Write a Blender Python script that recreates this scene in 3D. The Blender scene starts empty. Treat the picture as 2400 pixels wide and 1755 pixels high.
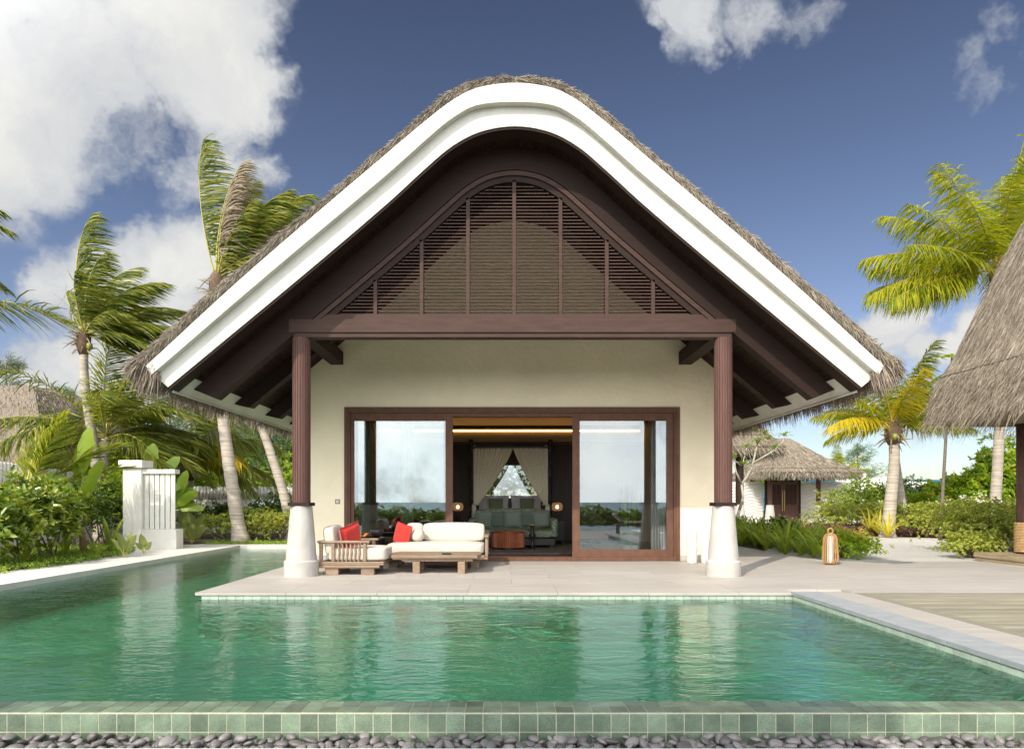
import bpy, bmesh, math, random
import numpy as np
from mathutils import Vector, Matrix, Quaternion

scene = bpy.context.scene
COL = scene.collection
R = random.Random(7)
NR = np.random.default_rng(11)
F, CX, HY, EYE = 1560.0, 1185.0, 1176.0, 1.2

# ------------------------------------------------------------------ camera
cam = bpy.data.cameras.new('camera')
cam.sensor_width = 36.0
cam.lens = F / 2400 * 36
cam.shift_x = (1200 - CX) / 2400
cam.shift_y = (HY - 877.5) / 2400
cam.clip_start, cam.clip_end = 0.05, 6000
cam_o = bpy.data.objects.new('camera', cam)
cam_o.location = (0, 0, EYE)
cam_o.rotation_euler = (math.radians(90), 0, 0)
COL.objects.link(cam_o)
scene.camera = cam_o

# ------------------------------------------------------------------ sun + sky
SUN_D = Vector((0.66, 1.0, -1.0)).normalized()
SUN_EL = math.asin(-SUN_D.z)
SUN_ROT = math.atan2(-SUN_D.x, -SUN_D.y)
sl = bpy.data.lights.new('sun', 'SUN')
sl.energy = 3.5
sl.angle = math.radians(0.55)
sl.color = (1.0, 0.91, 0.78)
so = bpy.data.objects.new('sun', sl)
so.rotation_euler = SUN_D.to_track_quat('-Z', 'Y').to_euler()
so.location = (-20, -20, 30)
COL.objects.link(so)

scene.view_settings.view_transform = 'Standard'
scene.view_settings.look = 'None'
scene.view_settings.exposure = 0.30
scene.view_settings.gamma = 1.0
scene.view_settings.use_curve_mapping = False
scene.cycles.use_denoising = True
scene.cycles.max_bounces = 8
scene.cycles.diffuse_bounces = 4
scene.cycles.glossy_bounces = 4
scene.cycles.transmission_bounces = 6
scene.cycles.transparent_max_bounces = 12
scene.cycles.caustics_reflective = False
scene.cycles.caustics_refractive = False
scene.cycles.sample_clamp_indirect = 6

world = bpy.data.worlds.new('World')
scene.world = world
world.use_nodes = True
nt = world.node_tree
nt.nodes.clear()
def wn(t, **kw):
    n = nt.nodes.new(t)
    for k, v in kw.items():
        if k.startswith('i_'):
            n.inputs[k[2:].replace('_', ' ')].default_value = v
        else:
            setattr(n, k, v)
    return n
def wm(op, a, b=None, clamp=False):
    n = nt.nodes.new('ShaderNodeMath'); n.operation = op; n.use_clamp = clamp
    for i, v in enumerate((a, b)):
        if v is None: continue
        if hasattr(v, 'is_output'): nt.links.new(v, n.inputs[i])
        else: n.inputs[i].default_value = v
    return n.outputs[0]
tc = wn('ShaderNodeTexCoord')
DIR = tc.outputs['Generated']
sky = wn('ShaderNodeTexSky', sky_type='NISHITA', sun_disc=False, sun_elevation=SUN_EL, sun_rotation=SUN_ROT,
         altitude=0, air_density=1.0, dust_density=0.6, ozone_density=1.6)
hs = wn('ShaderNodeHueSaturation'); hs.inputs['Saturation'].default_value = 1.0; hs.inputs['Hue'].default_value = 0.512
hs.inputs['Value'].default_value = 1.22
nt.links.new(sky.outputs[0], hs.inputs['Color'])
# deeper overhead, paler to the horizon (polarised tropical sky)
sep = wn('ShaderNodeSeparateXYZ'); nt.links.new(DIR, sep.inputs[0])
SKYG = wn('ShaderNodeValToRGB')
nt.links.new(sep.outputs['Z'], SKYG.inputs[0])
cr = SKYG.color_ramp
cr.elements[0].position = 0.0; cr.elements[0].color = (.60, 0.60, 0.62, 1)
cr.elements[1].position = 0.62; cr.elements[1].color = (0.31, 0.305, 0.30, 1)
e = cr.elements.new(0.22); e.color = (0.56, 0.54, 0.54, 1)
e = cr.elements.new(0.40); e.color = (0.45, 0.44, 0.43, 1)
mulc = wn('ShaderNodeMix', data_type='RGBA', blend_type='MULTIPLY'); mulc.inputs[0].default_value = 1.0
nt.links.new(hs.outputs[0], mulc.inputs[6]); nt.links.new(SKYG.outputs[0], mulc.inputs[7])
# clouds
def cdir(x, y):
    return Vector(((x - CX) / F, 1, (HY - y) / F)).normalized()
BL = []
for x, y, r, a in [(120, 110, 420, 1.0), (400, 40, 330, 1.0), (560, 120, 170, .8), (340, 310, 150, .6), (480, 380, 150, .62),
                   (590, 420, 110, .5), (640, 190, 110, .35),
                   (440, 600, 170, 1.2), (290, 650, 190, 1.2), (180, 660, 110, .9), (415, 530, 75, 1.0), (580, 650, 170, 1.1), (360, 780, 250, 1.2), (210, 880, 180, 1.1), (440, 950, 250, 1.0), (40, 900, 130, .9),
                   (1600, 20, 120, .85), (1570, 70, 70, .7), (1760, 10, 110, .45), (1900, 10, 110, .35),
                   (2330, 150, 130, .42), (2395, 60, 120, .7), (2290, 190, 80, .3),
                   (2110, 800, 90, 1.0), (2260, 810, 120, 1.1), (2190, 850, 90, .9), (2050, 840, 75, .8), (1910, 1010, 50, .55), (2190, 1030, 90, .5), (2310, 1010, 80, .45), (1480, 900, 200, .2)]:
    c = cdir(x, y)
    k = c.y  # angular foreshortening
    BL.append((c, r / F * k, a))
for az, el, r, a in [(195, 25, 1.25, .78), (180, 30, .5, .9), (205, 18, .3, .8), (150, 22, .35, .8), (172, 12, .22, .7), (120, 40, .4, .7), (240, 35, .45, .8),
                     (190, 50, .3, .6), (80, 30, .35, .7), (290, 45, .4, .7), (215, 8, .25, .7), (140, 8, .25, .7), (165, 38, .3, .8)]:
    azr, er = math.radians(az), math.radians(el)
    BL.append((Vector((math.sin(azr) * math.cos(er), math.cos(azr) * math.cos(er), math.sin(er))), r, a))
n1 = wn('ShaderNodeTexNoise', noise_dimensions='3D'); n1.inputs['Scale'].default_value = 3.2; n1.inputs['Detail'].default_value = 6; n1.inputs['Roughness'].default_value = .62
nt.links.new(DIR, n1.inputs['Vector'])
vs = wn('ShaderNodeVectorMath', operation='SUBTRACT'); nt.links.new(n1.outputs['Color'], vs.inputs[0]); vs.inputs[1].default_value = (.5, .5, .5)
vm = wn('ShaderNodeVectorMath', operation='SCALE'); nt.links.new(vs.outputs[0], vm.inputs[0]); vm.inputs['Scale'].default_value = .26
va = wn('ShaderNodeVectorMath', operation='ADD'); nt.links.new(DIR, va.inputs[0]); nt.links.new(vm.outputs[0], va.inputs[1])
acc = None
for c, r, a in BL:
    d = wn('ShaderNodeVectorMath', operation='DISTANCE'); nt.links.new(va.outputs[0], d.inputs[0]); d.inputs[1].default_value = c
    q = wm('MULTIPLY', d.outputs['Value'], 1.0 / r)
    q = wm('SUBTRACT', 1.0, q)
    q = wm('MULTIPLY', q, 1.6, clamp=True)
    q = wm('MULTIPLY', q, a)
    acc = q if acc is None else wm('MAXIMUM', acc, q)
n2 = wn('ShaderNodeTexNoise', noise_dimensions='3D'); n2.inputs['Scale'].default_value = 7.5; n2.inputs['Detail'].default_value = 9; n2.inputs['Roughness'].default_value = .6
nt.links.new(va.outputs[0], n2.inputs['Vector'])
den = wm('ADD', acc, wm('MULTIPLY', wm('SUBTRACT', n2.outputs['Fac'], .5), 1.85))
mr = wn('ShaderNodeMapRange', interpolation_type='SMOOTHSTEP')
nt.links.new(den, mr.inputs['Value']); mr.inputs['From Min'].default_value = .18; mr.inputs['From Max'].default_value = .78
mask = wm('MULTIPLY', mr.outputs[0], wm('MINIMUM', wm('MULTIPLY', acc, 4.0), 1.0), clamp=True)
ccol = wn('ShaderNodeValToRGB')
n3 = wn('ShaderNodeTexNoise', noise_dimensions='3D'); n3.inputs['Scale'].default_value = 4.5; n3.inputs['Detail'].default_value = 4
nt.links.new(va.outputs[0], n3.inputs['Vector'])
nt.links.new(wm('ADD', wm('MULTIPLY', den, .45), wm('MULTIPLY', n3.outputs['Fac'], .5)), ccol.inputs[0])
ccol.color_ramp.elements[0].position = .25; ccol.color_ramp.elements[0].color = (.50, .55, .64, 1)
ccol.color_ramp.elements[1].position = .85; ccol.color_ramp.elements[1].color = (.98, .97, .93, 1)
SKY_STR = 0.15
# clouds on the sun's side of the sky are brighter
dt = wn('ShaderNodeVectorMath', operation='DOT_PRODUCT'); nt.links.new(DIR, dt.inputs[0]); dt.inputs[1].default_value = -SUN_D
cb = wn('ShaderNodeMapRange', interpolation_type='SMOOTHSTEP'); nt.links.new(dt.outputs['Value'], cb.inputs['Value'])
cb.inputs['From Min'].default_value = .0; cb.inputs['From Max'].default_value = .6; cb.inputs['To Min'].default_value = .72 / SKY_STR; cb.inputs['To Max'].default_value = 3.9 / SKY_STR
csc = wn('ShaderNodeVectorMath', operation='SCALE'); nt.links.new(ccol.outputs[0], csc.inputs[0]); nt.links.new(cb.outputs[0], csc.inputs['Scale'])
mix = wn('ShaderNodeMix', data_type='RGBA')
nt.links.new(mask, mix.inputs[0]); nt.links.new(mulc.outputs[2], mix.inputs[6]); nt.links.new(csc.outputs[0], mix.inputs[7])
bg = wn('ShaderNodeBackground'); bg.inputs['Strength'].default_value = SKY_STR
nt.links.new(mix.outputs[2], bg.inputs['Color'])
wo = wn('ShaderNodeOutputWorld'); nt.links.new(bg.outputs[0], wo.inputs[0])
world.cycles.sampling_method = 'AUTOMATIC'

# ------------------------------------------------------------------ materials
MATS = {}
def mat(name, col, rough=.6, var=.12, scale=4.0, bump=0.0, bscale=40.0, stretch=(1, 1, 1), col2=None, spec=.5, metallic=0.0,
        island=0.0, detail=4, emis=None, sheen=0, coat=0, speck=None, bstretch=None, dist=.01):
    m = bpy.data.materials.new(name); m.use_nodes = True
    n = m.node_tree; N = n.nodes; L = n.links
    b = N['Principled BSDF']
    b.inputs['Roughness'].default_value = rough
    b.inputs['Metallic'].default_value = metallic
    b.inputs['Specular IOR Level'].default_value = spec
    if sheen: b.inputs['Sheen Weight'].default_value = sheen
    if coat: b.inputs['Coat Weight'].default_value = coat
    geo = N.new('ShaderNodeNewGeometry')
    mp = N.new('ShaderNodeMapping'); L.new(geo.outputs['Position'], mp.inputs['Vector']); mp.inputs['Scale'].default_value = stretch
    nz = N.new('ShaderNodeTexNoise'); nz.inputs['Scale'].default_value = scale; nz.inputs['Detail'].default_value = detail
    nz.inputs['Roughness'].default_value = .6
    L.new(mp.outputs[0], nz.inputs['Vector'])
    rp = N.new('ShaderNodeValToRGB'); L.new(nz.outputs['Fac'], rp.inputs[0])
    c2 = col2 or tuple(min(1, c * (1 + var)) for c in col)
    c1 = col if col2 else tuple(c * (1 - var) for c in col)
    rp.color_ramp.elements[0].position = .3; rp.color_ramp.elements[0].color = (*c1, 1)
    rp.color_ramp.elements[1].position = .7; rp.color_ramp.elements[1].color = (*c2, 1)
    out = rp.outputs[0]
    if speck:
        n4 = N.new('ShaderNodeTexNoise'); n4.inputs['Scale'].default_value = speck[0]; n4.inputs['Detail'].default_value = 2
        L.new(geo.outputs['Position'], n4.inputs['Vector'])
        r4 = N.new('ShaderNodeValToRGB'); L.new(n4.outputs['Fac'], r4.inputs[0])
        r4.color_ramp.elements[0].position = .38; r4.color_ramp.elements[0].color = (speck[1],) * 3 + (1,)
        r4.color_ramp.elements[1].position = .62; r4.color_ramp.elements[1].color = (speck[2],) * 3 + (1,)
        mm = N.new('ShaderNodeMix'); mm.data_type = 'RGBA'; mm.blend_type = 'MULTIPLY'; mm.inputs[0].default_value = 1
        L.new(out, mm.inputs[6]); L.new(r4.outputs[0], mm.inputs[7]); out = mm.outputs[2]
    if island:
        oi = N.new('ShaderNodeObjectInfo')
        ad = N.new('ShaderNodeMath'); ad.operation = 'ADD'
        L.new(geo.outputs['Random Per Island'], ad.inputs[0]); L.new(oi.outputs['Random'], ad.inputs[1])
        fr = N.new('ShaderNodeMath'); fr.operation = 'FRACT'; L.new(ad.outputs[0], fr.inputs[0])
        mr_ = N.new('ShaderNodeMapRange'); L.new(fr.outputs[0], mr_.inputs[0])
        mr_.inputs['To Min'].default_value = 1 - island; mr_.inputs['To Max'].default_value = 1 + island
        vv = N.new('ShaderNodeVectorMath'); vv.operation = 'SCALE'
        L.new(out, vv.inputs[0]); L.new(mr_.outputs[0], vv.inputs['Scale']); out = vv.outputs[0]
    L.new(out, b.inputs['Base Color'])
    if bump:
        nb = N.new('ShaderNodeTexNoise'); nb.inputs['Scale'].default_value = bscale; nb.inputs['Detail'].default_value = 5
        if bstretch:
            mp2 = N.new('ShaderNodeMapping'); L.new(geo.outputs['Position'], mp2.inputs['Vector']); mp2.inputs['Scale'].default_value = bstretch
            L.new(mp2.outputs[0], nb.inputs['Vector'])
        else:
            L.new(mp.outputs[0], nb.inputs['Vector'])
        bp = N.new('ShaderNodeBump'); bp.inputs['Strength'].default_value = bump; bp.inputs['Distance'].default_value = dist
        L.new(nb.outputs['Fac'], bp.inputs['Height']); L.new(bp.outputs[0], b.inputs['Normal'])
    if emis:
        b.inputs['Emission Color'].default_value = (*emis[:3], 1); b.inputs['Emission Strength'].default_value = emis[3]
    MATS[name] = m
    return m

def leafmat(name, cols, trans=.4, rough=.45, spec=.4, bump=0):
    """per-leaf colour from a ramp, diffuse + translucent + a soft gloss"""
    m = bpy.data.materials.new(name); m.use_nodes = True
    n = m.node_tree; N = n.nodes; L = n.links
    b = N['Principled BSDF']; b.inputs['Roughness'].default_value = rough; b.inputs['Specular IOR Level'].default_value = spec
    geo = N.new('ShaderNodeNewGeometry')
    nz = N.new('ShaderNodeTexNoise'); nz.inputs['Scale'].default_value = 1.7; nz.inputs['Detail'].default_value = 2
    L.new(geo.outputs['Position'], nz.inputs['Vector'])
    a = N.new('ShaderNodeMath'); a.operation = 'MULTIPLY_ADD'; a.inputs[1].default_value = .55
    L.new(geo.outputs['Random Per Island'], a.inputs[0])
    s = N.new('ShaderNodeMath'); s.operation = 'MULTIPLY_ADD'; s.inputs[1].default_value = .9; s.inputs[2].default_value = -.22
    L.new(nz.outputs['Fac'], s.inputs[0]); L.new(s.outputs[0], a.inputs[2])
    rp = N.new('ShaderNodeValToRGB'); L.new(a.outputs[0], rp.inputs[0])
    els = rp.color_ramp.elements
    for i, c in enumerate(cols):
        p = i / (len(cols) - 1)
        if i == 0: e = els[0]
        elif i == len(cols) - 1: e = els[1] if len(els) == 2 else els[-1]
        else: e = els.new(p)
        e.position = p; e.color = (*c, 1)
    L.new(rp.outputs[0], b.inputs['Base Color'])
    tr = N.new('ShaderNodeBsdfTranslucent')
    br = N.new('ShaderNodeVectorMath'); br.operation = 'MULTIPLY'; br.inputs[1].default_value = (1.7, 1.7, .8)
    L.new(rp.outputs[0], br.inputs[0]); L.new(br.outputs[0], tr.inputs['Color'])
    mx = N.new('ShaderNodeMixShader'); mx.inputs[0].default_value = trans
    L.new(b.outputs[0], mx.inputs[1]); L.new(tr.outputs[0], mx.inputs[2])
    L.new(mx.outputs[0], N['Material Output'].inputs[0])
    MATS[name] = m
    return m

M = MATS
mat('plaster', (.90, .79, .575), .85, .07, .9, .9, 9, detail=8, dist=.012)
mat('white_plaster', (.44, .415, .38), .8, .12, 3.5, .7, 12, detail=8)
mat('bright_white', (.74, .72, .66), .6, .06, 5, .2, 20)
mat('white_paint', (.58, .56, .50), .5, .09, 2.2, .12, 9, stretch=(1.5, 1, .5), detail=7)
mat('dark_wood', (.035, .020, .015), .62, .22, 3, .12, 30, stretch=(1, 1, 6), dist=.004, island=.12, spec=.2)
mat('tie_wood', (.062, .034, .026), .6, .18, 3, .15, 20, stretch=(1, 6, 6), dist=.004, spec=.2)
mat('beam_wood', (.026, .0135, .0095), .62, .14, 3, .1, 20, stretch=(1, 6, 6), dist=.004, island=.06, spec=.2)
mat('column_wood', (.115, .060, .048), .62, .14, 3, .1, 20, stretch=(6, 6, 1), dist=.004, spec=.2)
mat('frame_wood', (.135, .068, .044), .62, .18, 4, .1, 20, stretch=(2, 6, 1), dist=.003, spec=.2)
mat('soffit_wood', (.022, .010, .006), .62, .25, 3, .15, 25, stretch=(8, .6, 8), dist=.004, island=.2, spec=.2)
mat('teak', (.24, .165, .105), .6, .25, 6, .25, 30, stretch=(1, 7, 7), dist=.003, island=.15)
mat('timber', (.26, .235, .17), .7, .3, 3, .4, 18, stretch=(.5, 9, 3), dist=.003, island=.16)
mat('plinth_timber', (.30, .235, .14), .7, .3, 3, .4, 18, stretch=(.6, .6, 9), dist=.003)
mat('paving', (.41, .375, .335), .55, .11, 2.2, .12, 25, stretch=(.5, 3, 1), island=.05, dist=.002)
mat('grout', (.36, .33, .29), .9, .1, 5)
mat('coping_grey', (.30, .315, .32), .6, .12, 6, .3, 60, speck=(240, .9, 1.07), dist=.002)
mat('white_coping', (.66, .63, .57), .7, .06, 3, .3, 30)
mat('path', (.50, .475, .435), .8, .06, .8, .3, 60)
mat('soil', (.10, .075, .05), .95, .4, 3, .6, 30)
mat('tile_green', (.15, .20, .14), .30, .28, 7, .2, 120, speck=(330, .62, 1.25), island=.30, dist=.0015)
mat('tile_pale', (.40, .47, .38), .35, .15, 9, .1, 80, speck=(200, .8, 1.1), island=.12)
mat('tile_grout', (.44, .42, .31), .9, .15, 30)
mat('pool_floor', (.29, .54, .40), .6, .08, 2.0, .1, 30)
mat('pebble', (.15, .137, .132), .48, .25, 9, .1, 60, island=.45, speck=(180, .85, 1.1))
mat('kerb_stone', (.62, .62, .62), .6, .12, 5, .2, 40)
mat('thatch', (.22, .18, .135), .85, .3, 18, .9, 70, island=0, dist=.03)
mat('straw', (.29, .245, .185), .8, .3, 9, island=.45)
mat('straw_dark', (.25, .20, .15), .8, .3, 9, island=.45)
mat('cushion', (.54, .49, .415), .9, .03, 3, .2, 400, sheen=.2, dist=.001)
mat('red_fabric', (.50, .022, .012), .85, .1, 8, .2, 300, sheen=.2, dist=.001)
mat('green_fabric', (.17, .20, .13), .9, .1, 8, .2, 300)
mat('sage_fabric', (.24, .28, .225), .9, .1, 60, .2, 300)
mat('sage_plain', (.15, .19, .145), .9, .05, 8, .2, 300)
mat('linen', (.62, .58, .60), .9, .04, 3, .1, 60)
mat('sheer', (.80, .76, .68), .9, .05, 4, .1, 60)
mat('copper', (.36, .11, .045), .4, .2, 8, metallic=.3)
mat('brass', (.55, .40, .16), .35, .1, 8, metallic=.8)
mat('black_wood', (.018, .014, .012), .4, .2, 5)
mat('room_dark', (.065, .038, .026), .5, .3, 3, stretch=(5, 5, .5))
mat('room_cream', (.30, .26, .19), .8, .04, 2)
mat('room_floor', (.07, .04, .028), .35, .25, 3, stretch=(.5, 6, 1))
mat('rug', (.16, .13, .11), .95, .5, 7)
mat('rope', (.42, .27, .12), .85, .25, 12, .6, 90, dist=.006)
mat('lantern_wood', (.42, .235, .09), .5, .15, 8)
mat('frosted', (.80, .78, .75), .4, .02, 3)
mat('ceramic', (.66, .63, .56), .7, .05, 4, .2, 50)
mat('grey_plastic', (.15, .13, .12), .5, .05, 3)
mat('orange_cloth', (.55, .16, .02), .8, .3, 20)
mat('trunk', (.29, .24, .19), .85, .2, 1.6, .9, 10, stretch=(.8, .8, 12), col2=(.62, .55, .46), dist=.02, detail=6)
mat('trunk_dark', (.14, .09, .055), .9, .3, 9, .8, 30, dist=.02)
mat('bark', (.16, .13, .10), .9, .25, 9, .8, 30, dist=.02)
mat('pale_bark', (.40, .37, .28), .8, .15, 9, .3, 30)
mat('banana_stem', (.25, .16, .07), .7, .5, 8, .3, 20, stretch=(3, 3, 1))
mat('midrib', (.45, .42, .10), .5, .2, 4)
mat('midrib_orange', (.50, .33, .06), .5, .2, 4)
mat('coconut', (.22, .24, .04), .4, .2, 4)
mat('ground_far', (.09, .11, .05), .95, .3, .2)
mat('gloss_dark', (.02, .02, .022), .3, .1, 3)
mat('cove_glow', (.9, .5, .15), .5, 0, 3, emis=(1.0, .52, .18, 8))
mat('lamp_glow', (.5, .4, .3), .5, .0, 3, emis=(1.0, .58, .25, .34))
mat('bulb', (.9, .7, .4), .5, 0, 3, emis=(1.0, .72, .45, 7))
mat('flower_white', (.8, .8, .78), .7, .05, 3)
mat('flower_orange', (.70, .28, .14), .7, .3, 6, island=.3)
mat('flower_yellow', (.65, .42, .03), .7, .2, 6, island=.3)
# leaves
leafmat('palm_leaf', [(.032, .062, .012), (.095, .145, .02), (.32, .31, .05), (.14, .18, .03)], .42, .35)
leafmat('palm_leaf_yellow', [(.09, .145, .014), (.20, .25, .02), (.46, .43, .03), (.25, .28, .025)], .5, .4)
leafmat('palm_leaf_gold', [(.42, .36, .02), (.62, .50, .03), (.50, .42, .03)], .5, .4)
leafmat('palm_leaf_dead', [(.25, .20, .15), (.36, .30, .23), (.30, .24, .16)], .25, .7)
leafmat('shrub_dark', [(0.032, 0.067, 0.016), (0.081, 0.142, 0.024), (0.149, 0.209, 0.032)], .25, .35)
leafmat('shrub_mid', [(0.104, 0.167, 0.026), (0.205, 0.293, 0.034), (0.382, 0.411, 0.052)], .35, .35)
leafmat('shrub_yellow', [(0.126, 0.224, 0.021), (0.28, 0.393, 0.027), (0.504, 0.532, 0.043)], .45, .4)
leafmat('shrub_glossy', [(0.069, 0.13, 0.022), (0.173, 0.241, 0.029), (0.378, 0.379, 0.044)], .3, .25, .6)
leafmat('hedge_light', [(0.189, 0.243, 0.046), (0.354, 0.399, 0.075), (0.613, 0.555, 0.121)], .35, .45)
leafmat('strap_green', [(0.095, 0.158, 0.019), (0.221, 0.297, 0.032), (0.441, 0.455, 0.048)], .35, .35)
leafmat('strap_yellow', [(0.314, 0.336, 0.034), (0.56, 0.493, 0.056), (0.403, 0.403, 0.045)], .4, .4)
leafmat('banana_leaf', [(0.117, 0.206, 0.018), (0.209, 0.309, 0.023), (0.287, 0.37, 0.037)], .36, .35)
leafmat('banana_dark', [(0.051, 0.094, 0.015), (0.101, 0.152, 0.021), (0.135, 0.199, 0.021)], .35, .35)
leafmat('arum_leaf', [(0.14, 0.184, 0.058), (0.245, 0.288, 0.094), (0.384, 0.393, 0.152)], .35, .35)
leafmat('purple_leaf', [(.09, .05, .045), (.17, .10, .085), (.20, .16, .06)], .3, .5)
leafmat('cover_leaf', [(0.078, 0.176, 0.024), (0.196, 0.314, 0.039), (0.47, 0.47, 0.078)], .35, .5)
leafmat('needle', [(0.069, 0.127, 0.058), (0.127, 0.195, 0.088), (0.215, 0.273, 0.117)], .3, .6)
leafmat('needle_pale', [(0.112, 0.146, 0.101), (0.179, 0.213, 0.146), (0.246, 0.269, 0.19)], .3, .6)
leafmat('frangipani_leaf', [(0.112, 0.19, 0.034), (0.224, 0.314, 0.056), (0.336, 0.381, 0.09)], .4, .4)
leafmat('sheer_cloth', [(.80, .78, .72), (.84, .82, .77)], .25, .9, .1)

def special_mats():
    m = bpy.data.materials.new('smoked_glass'); m.use_nodes = True
    n = m.node_tree; N = n.nodes; L = n.links
    tr = N.new('ShaderNodeBsdfTransparent'); tr.inputs['Color'].default_value = (.9, .75, .6, 1)
    mx = N.new('ShaderNodeMixShader'); mx.inputs[0].default_value = .45
    b = N['Principled BSDF']; b.inputs['Base Color'].default_value = (.30, .22, .15, 1); b.inputs['Roughness'].default_value = .25
    b.inputs['Emission Color'].default_value = (1, .6, .3, 1); b.inputs['Emission Strength'].default_value = .14
    L.new(b.outputs[0], mx.inputs[1]); L.new(tr.outputs[0], mx.inputs[2]); L.new(mx.outputs[0], N['Material Output'].inputs[0]); MATS['smoked_glass'] = m
    # water
    m = bpy.data.materials.new('pool_water'); m.use_nodes = True
    n = m.node_tree; N = n.nodes; L = n.links; N.clear()
    out = N.new('ShaderNodeOutputMaterial')
    geo = N.new('ShaderNodeNewGeometry')
    hs_ = []
    for sc, rot, st, w in [(1.0, .5, (1.6, 2.6, 1), .8), (1.0, -.35, (5.5, 10, 1), .50), (1.0, .15, (14, 26, 1), .22)]:
        mp = N.new('ShaderNodeMapping'); mp.inputs['Rotation'].default_value = (0, 0, rot); mp.inputs['Scale'].default_value = st
        L.new(geo.outputs['Position'], mp.inputs['Vector'])
        nz = N.new('ShaderNodeTexNoise'); nz.inputs['Scale'].default_value = sc; nz.inputs['Detail'].default_value = 2
        nz.inputs['Distortion'].default_value = .5
        L.new(mp.outputs[0], nz.inputs['Vector'])
        q = N.new('ShaderNodeMath'); q.operation = 'MULTIPLY'; q.inputs[1].default_value = w; L.new(nz.outputs['Fac'], q.inputs[0]); hs_.append(q)
    s1 = N.new('ShaderNodeMath'); s1.operation = 'ADD'; L.new(hs_[0].outputs[0], s1.inputs[0]); L.new(hs_[1].outputs[0], s1.inputs[1])
    s2 = N.new('ShaderNodeMath'); s2.operation = 'ADD'; L.new(s1.outputs[0], s2.inputs[0]); L.new(hs_[2].outputs[0], s2.inputs[1])
    bp = N.new('ShaderNodeBump'); bp.inputs['Strength'].default_value = .42; bp.inputs['Distance'].default_value = .035
    L.new(s2.outputs[0], bp.inputs['Height'])
    fr = N.new('ShaderNodeFresnel'); fr.inputs['IOR'].default_value = 1.33; L.new(bp.outputs[0], fr.inputs['Normal'])
    gl = N.new('ShaderNodeBsdfGlossy'); gl.inputs['Roughness'].default_value = .03; L.new(bp.outputs[0], gl.inputs['Normal'])
    gl.inputs['Color'].default_value = (.95, .97, 1, 1)
    tr = N.new('ShaderNodeBsdfTransparent'); tr.inputs['Color'].default_value = (.50, .85, .71, 1)
    mx = N.new('ShaderNodeMixShader'); L.new(fr.outputs[0], mx.inputs[0]); L.new(tr.outputs[0], mx.inputs[1]); L.new(gl.outputs[0], mx.inputs[2])
    L.new(mx.outputs[0], out.inputs[0]); MATS['pool_water'] = m
    # window glass, tinted and mirror coated
    m = bpy.data.materials.new('window_glass'); m.use_nodes = True
    n = m.node_tree; N = n.nodes; L = n.links; N.clear()
    out = N.new('ShaderNodeOutputMaterial')
    gl = N.new('ShaderNodeBsdfGlossy'); gl.inputs['Roughness'].default_value = .0; gl.inputs['Color'].default_value = (.93, .97, 1, 1)
    tr = N.new('ShaderNodeBsdfTransparent'); tr.inputs['Color'].default_value = (.78, .82, .80, 1)
    mx = N.new('ShaderNodeMixShader'); mx.inputs[0].default_value = .125
    L.new(tr.outputs[0], mx.inputs[1]); L.new(gl.outputs[0], mx.inputs[2]); L.new(mx.outputs[0], out.inputs[0]); MATS['window_glass'] = m
    # sea
    m = bpy.data.materials.new('sea_water'); m.use_nodes = True
    b = m.node_tree.nodes['Principled BSDF']; b.inputs['Base Color'].default_value = (.015, .15, .20, 1); b.inputs['Roughness'].default_value = .5
    MATS['sea_water'] = m
    # lattice fabric for the sofa
    m = bpy.data.materials.new('patterned_fabric'); m.use_nodes = True
    n = m.node_tree; N = n.nodes; L = n.links; b = N['Principled BSDF']; b.inputs['Roughness'].default_value = .9
    geo = N.new('ShaderNodeNewGeometry')
    vo = N.new('ShaderNodeTexVoronoi'); vo.feature = 'DISTANCE_TO_EDGE'; vo.inputs['Scale'].default_value = 13
    nz = N.new('ShaderNodeTexNoise'); nz.inputs['Scale'].default_value = 5
    L.new(geo.outputs['Position'], nz.inputs['Vector'])
    ad = N.new('ShaderNodeVectorMath'); ad.operation = 'ADD'; L.new(geo.outputs['Position'], ad.inputs[0]); L.new(nz.outputs['Color'], ad.inputs[1])
    L.new(ad.outputs[0], vo.inputs['Vector'])
    rp = N.new('ShaderNodeValToRGB'); L.new(vo.outputs['Distance'], rp.inputs[0])
    rp.color_ramp.interpolation = 'CONSTANT'
    rp.color_ramp.elements[0].color = (.10, .14, .07, 1)
    rp.color_ramp.elements[1].position = .13; rp.color_ramp.elements[1].color = (.50, .52, .42, 1)
    L.new(rp.outputs[0], b.inputs['Base Color']); MATS['patterned_fabric'] = m
special_mats()

# ------------------------------------------------------------------ mesh helpers
ORG = {}
def link(o, parent=None):
    COL.objects.link(o)
    if parent is not None: o.parent = parent
    return o
def tag(o, label=None, cat=None, group=None, kind=None):
    if label: o['label'] = label
    if cat: o['category'] = cat
    if group: o['group'] = group
    if kind: o['kind'] = kind
    return o
def thing(name, label, cat, loc=(0, 0, 0), group=None):
    o = bpy.data.objects.new(name, None); o.empty_display_size = .1
    o.location = loc; link(o); ORG[o.name] = Vector(loc)
    return tag(o, label, cat, group)
def setting(name, loc=(0, 0, 0)):
    o = bpy.data.objects.new(name, None); o.location = loc; link(o); ORG[o.name] = Vector(loc)
    o['kind'] = 'structure'
    return o

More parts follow.
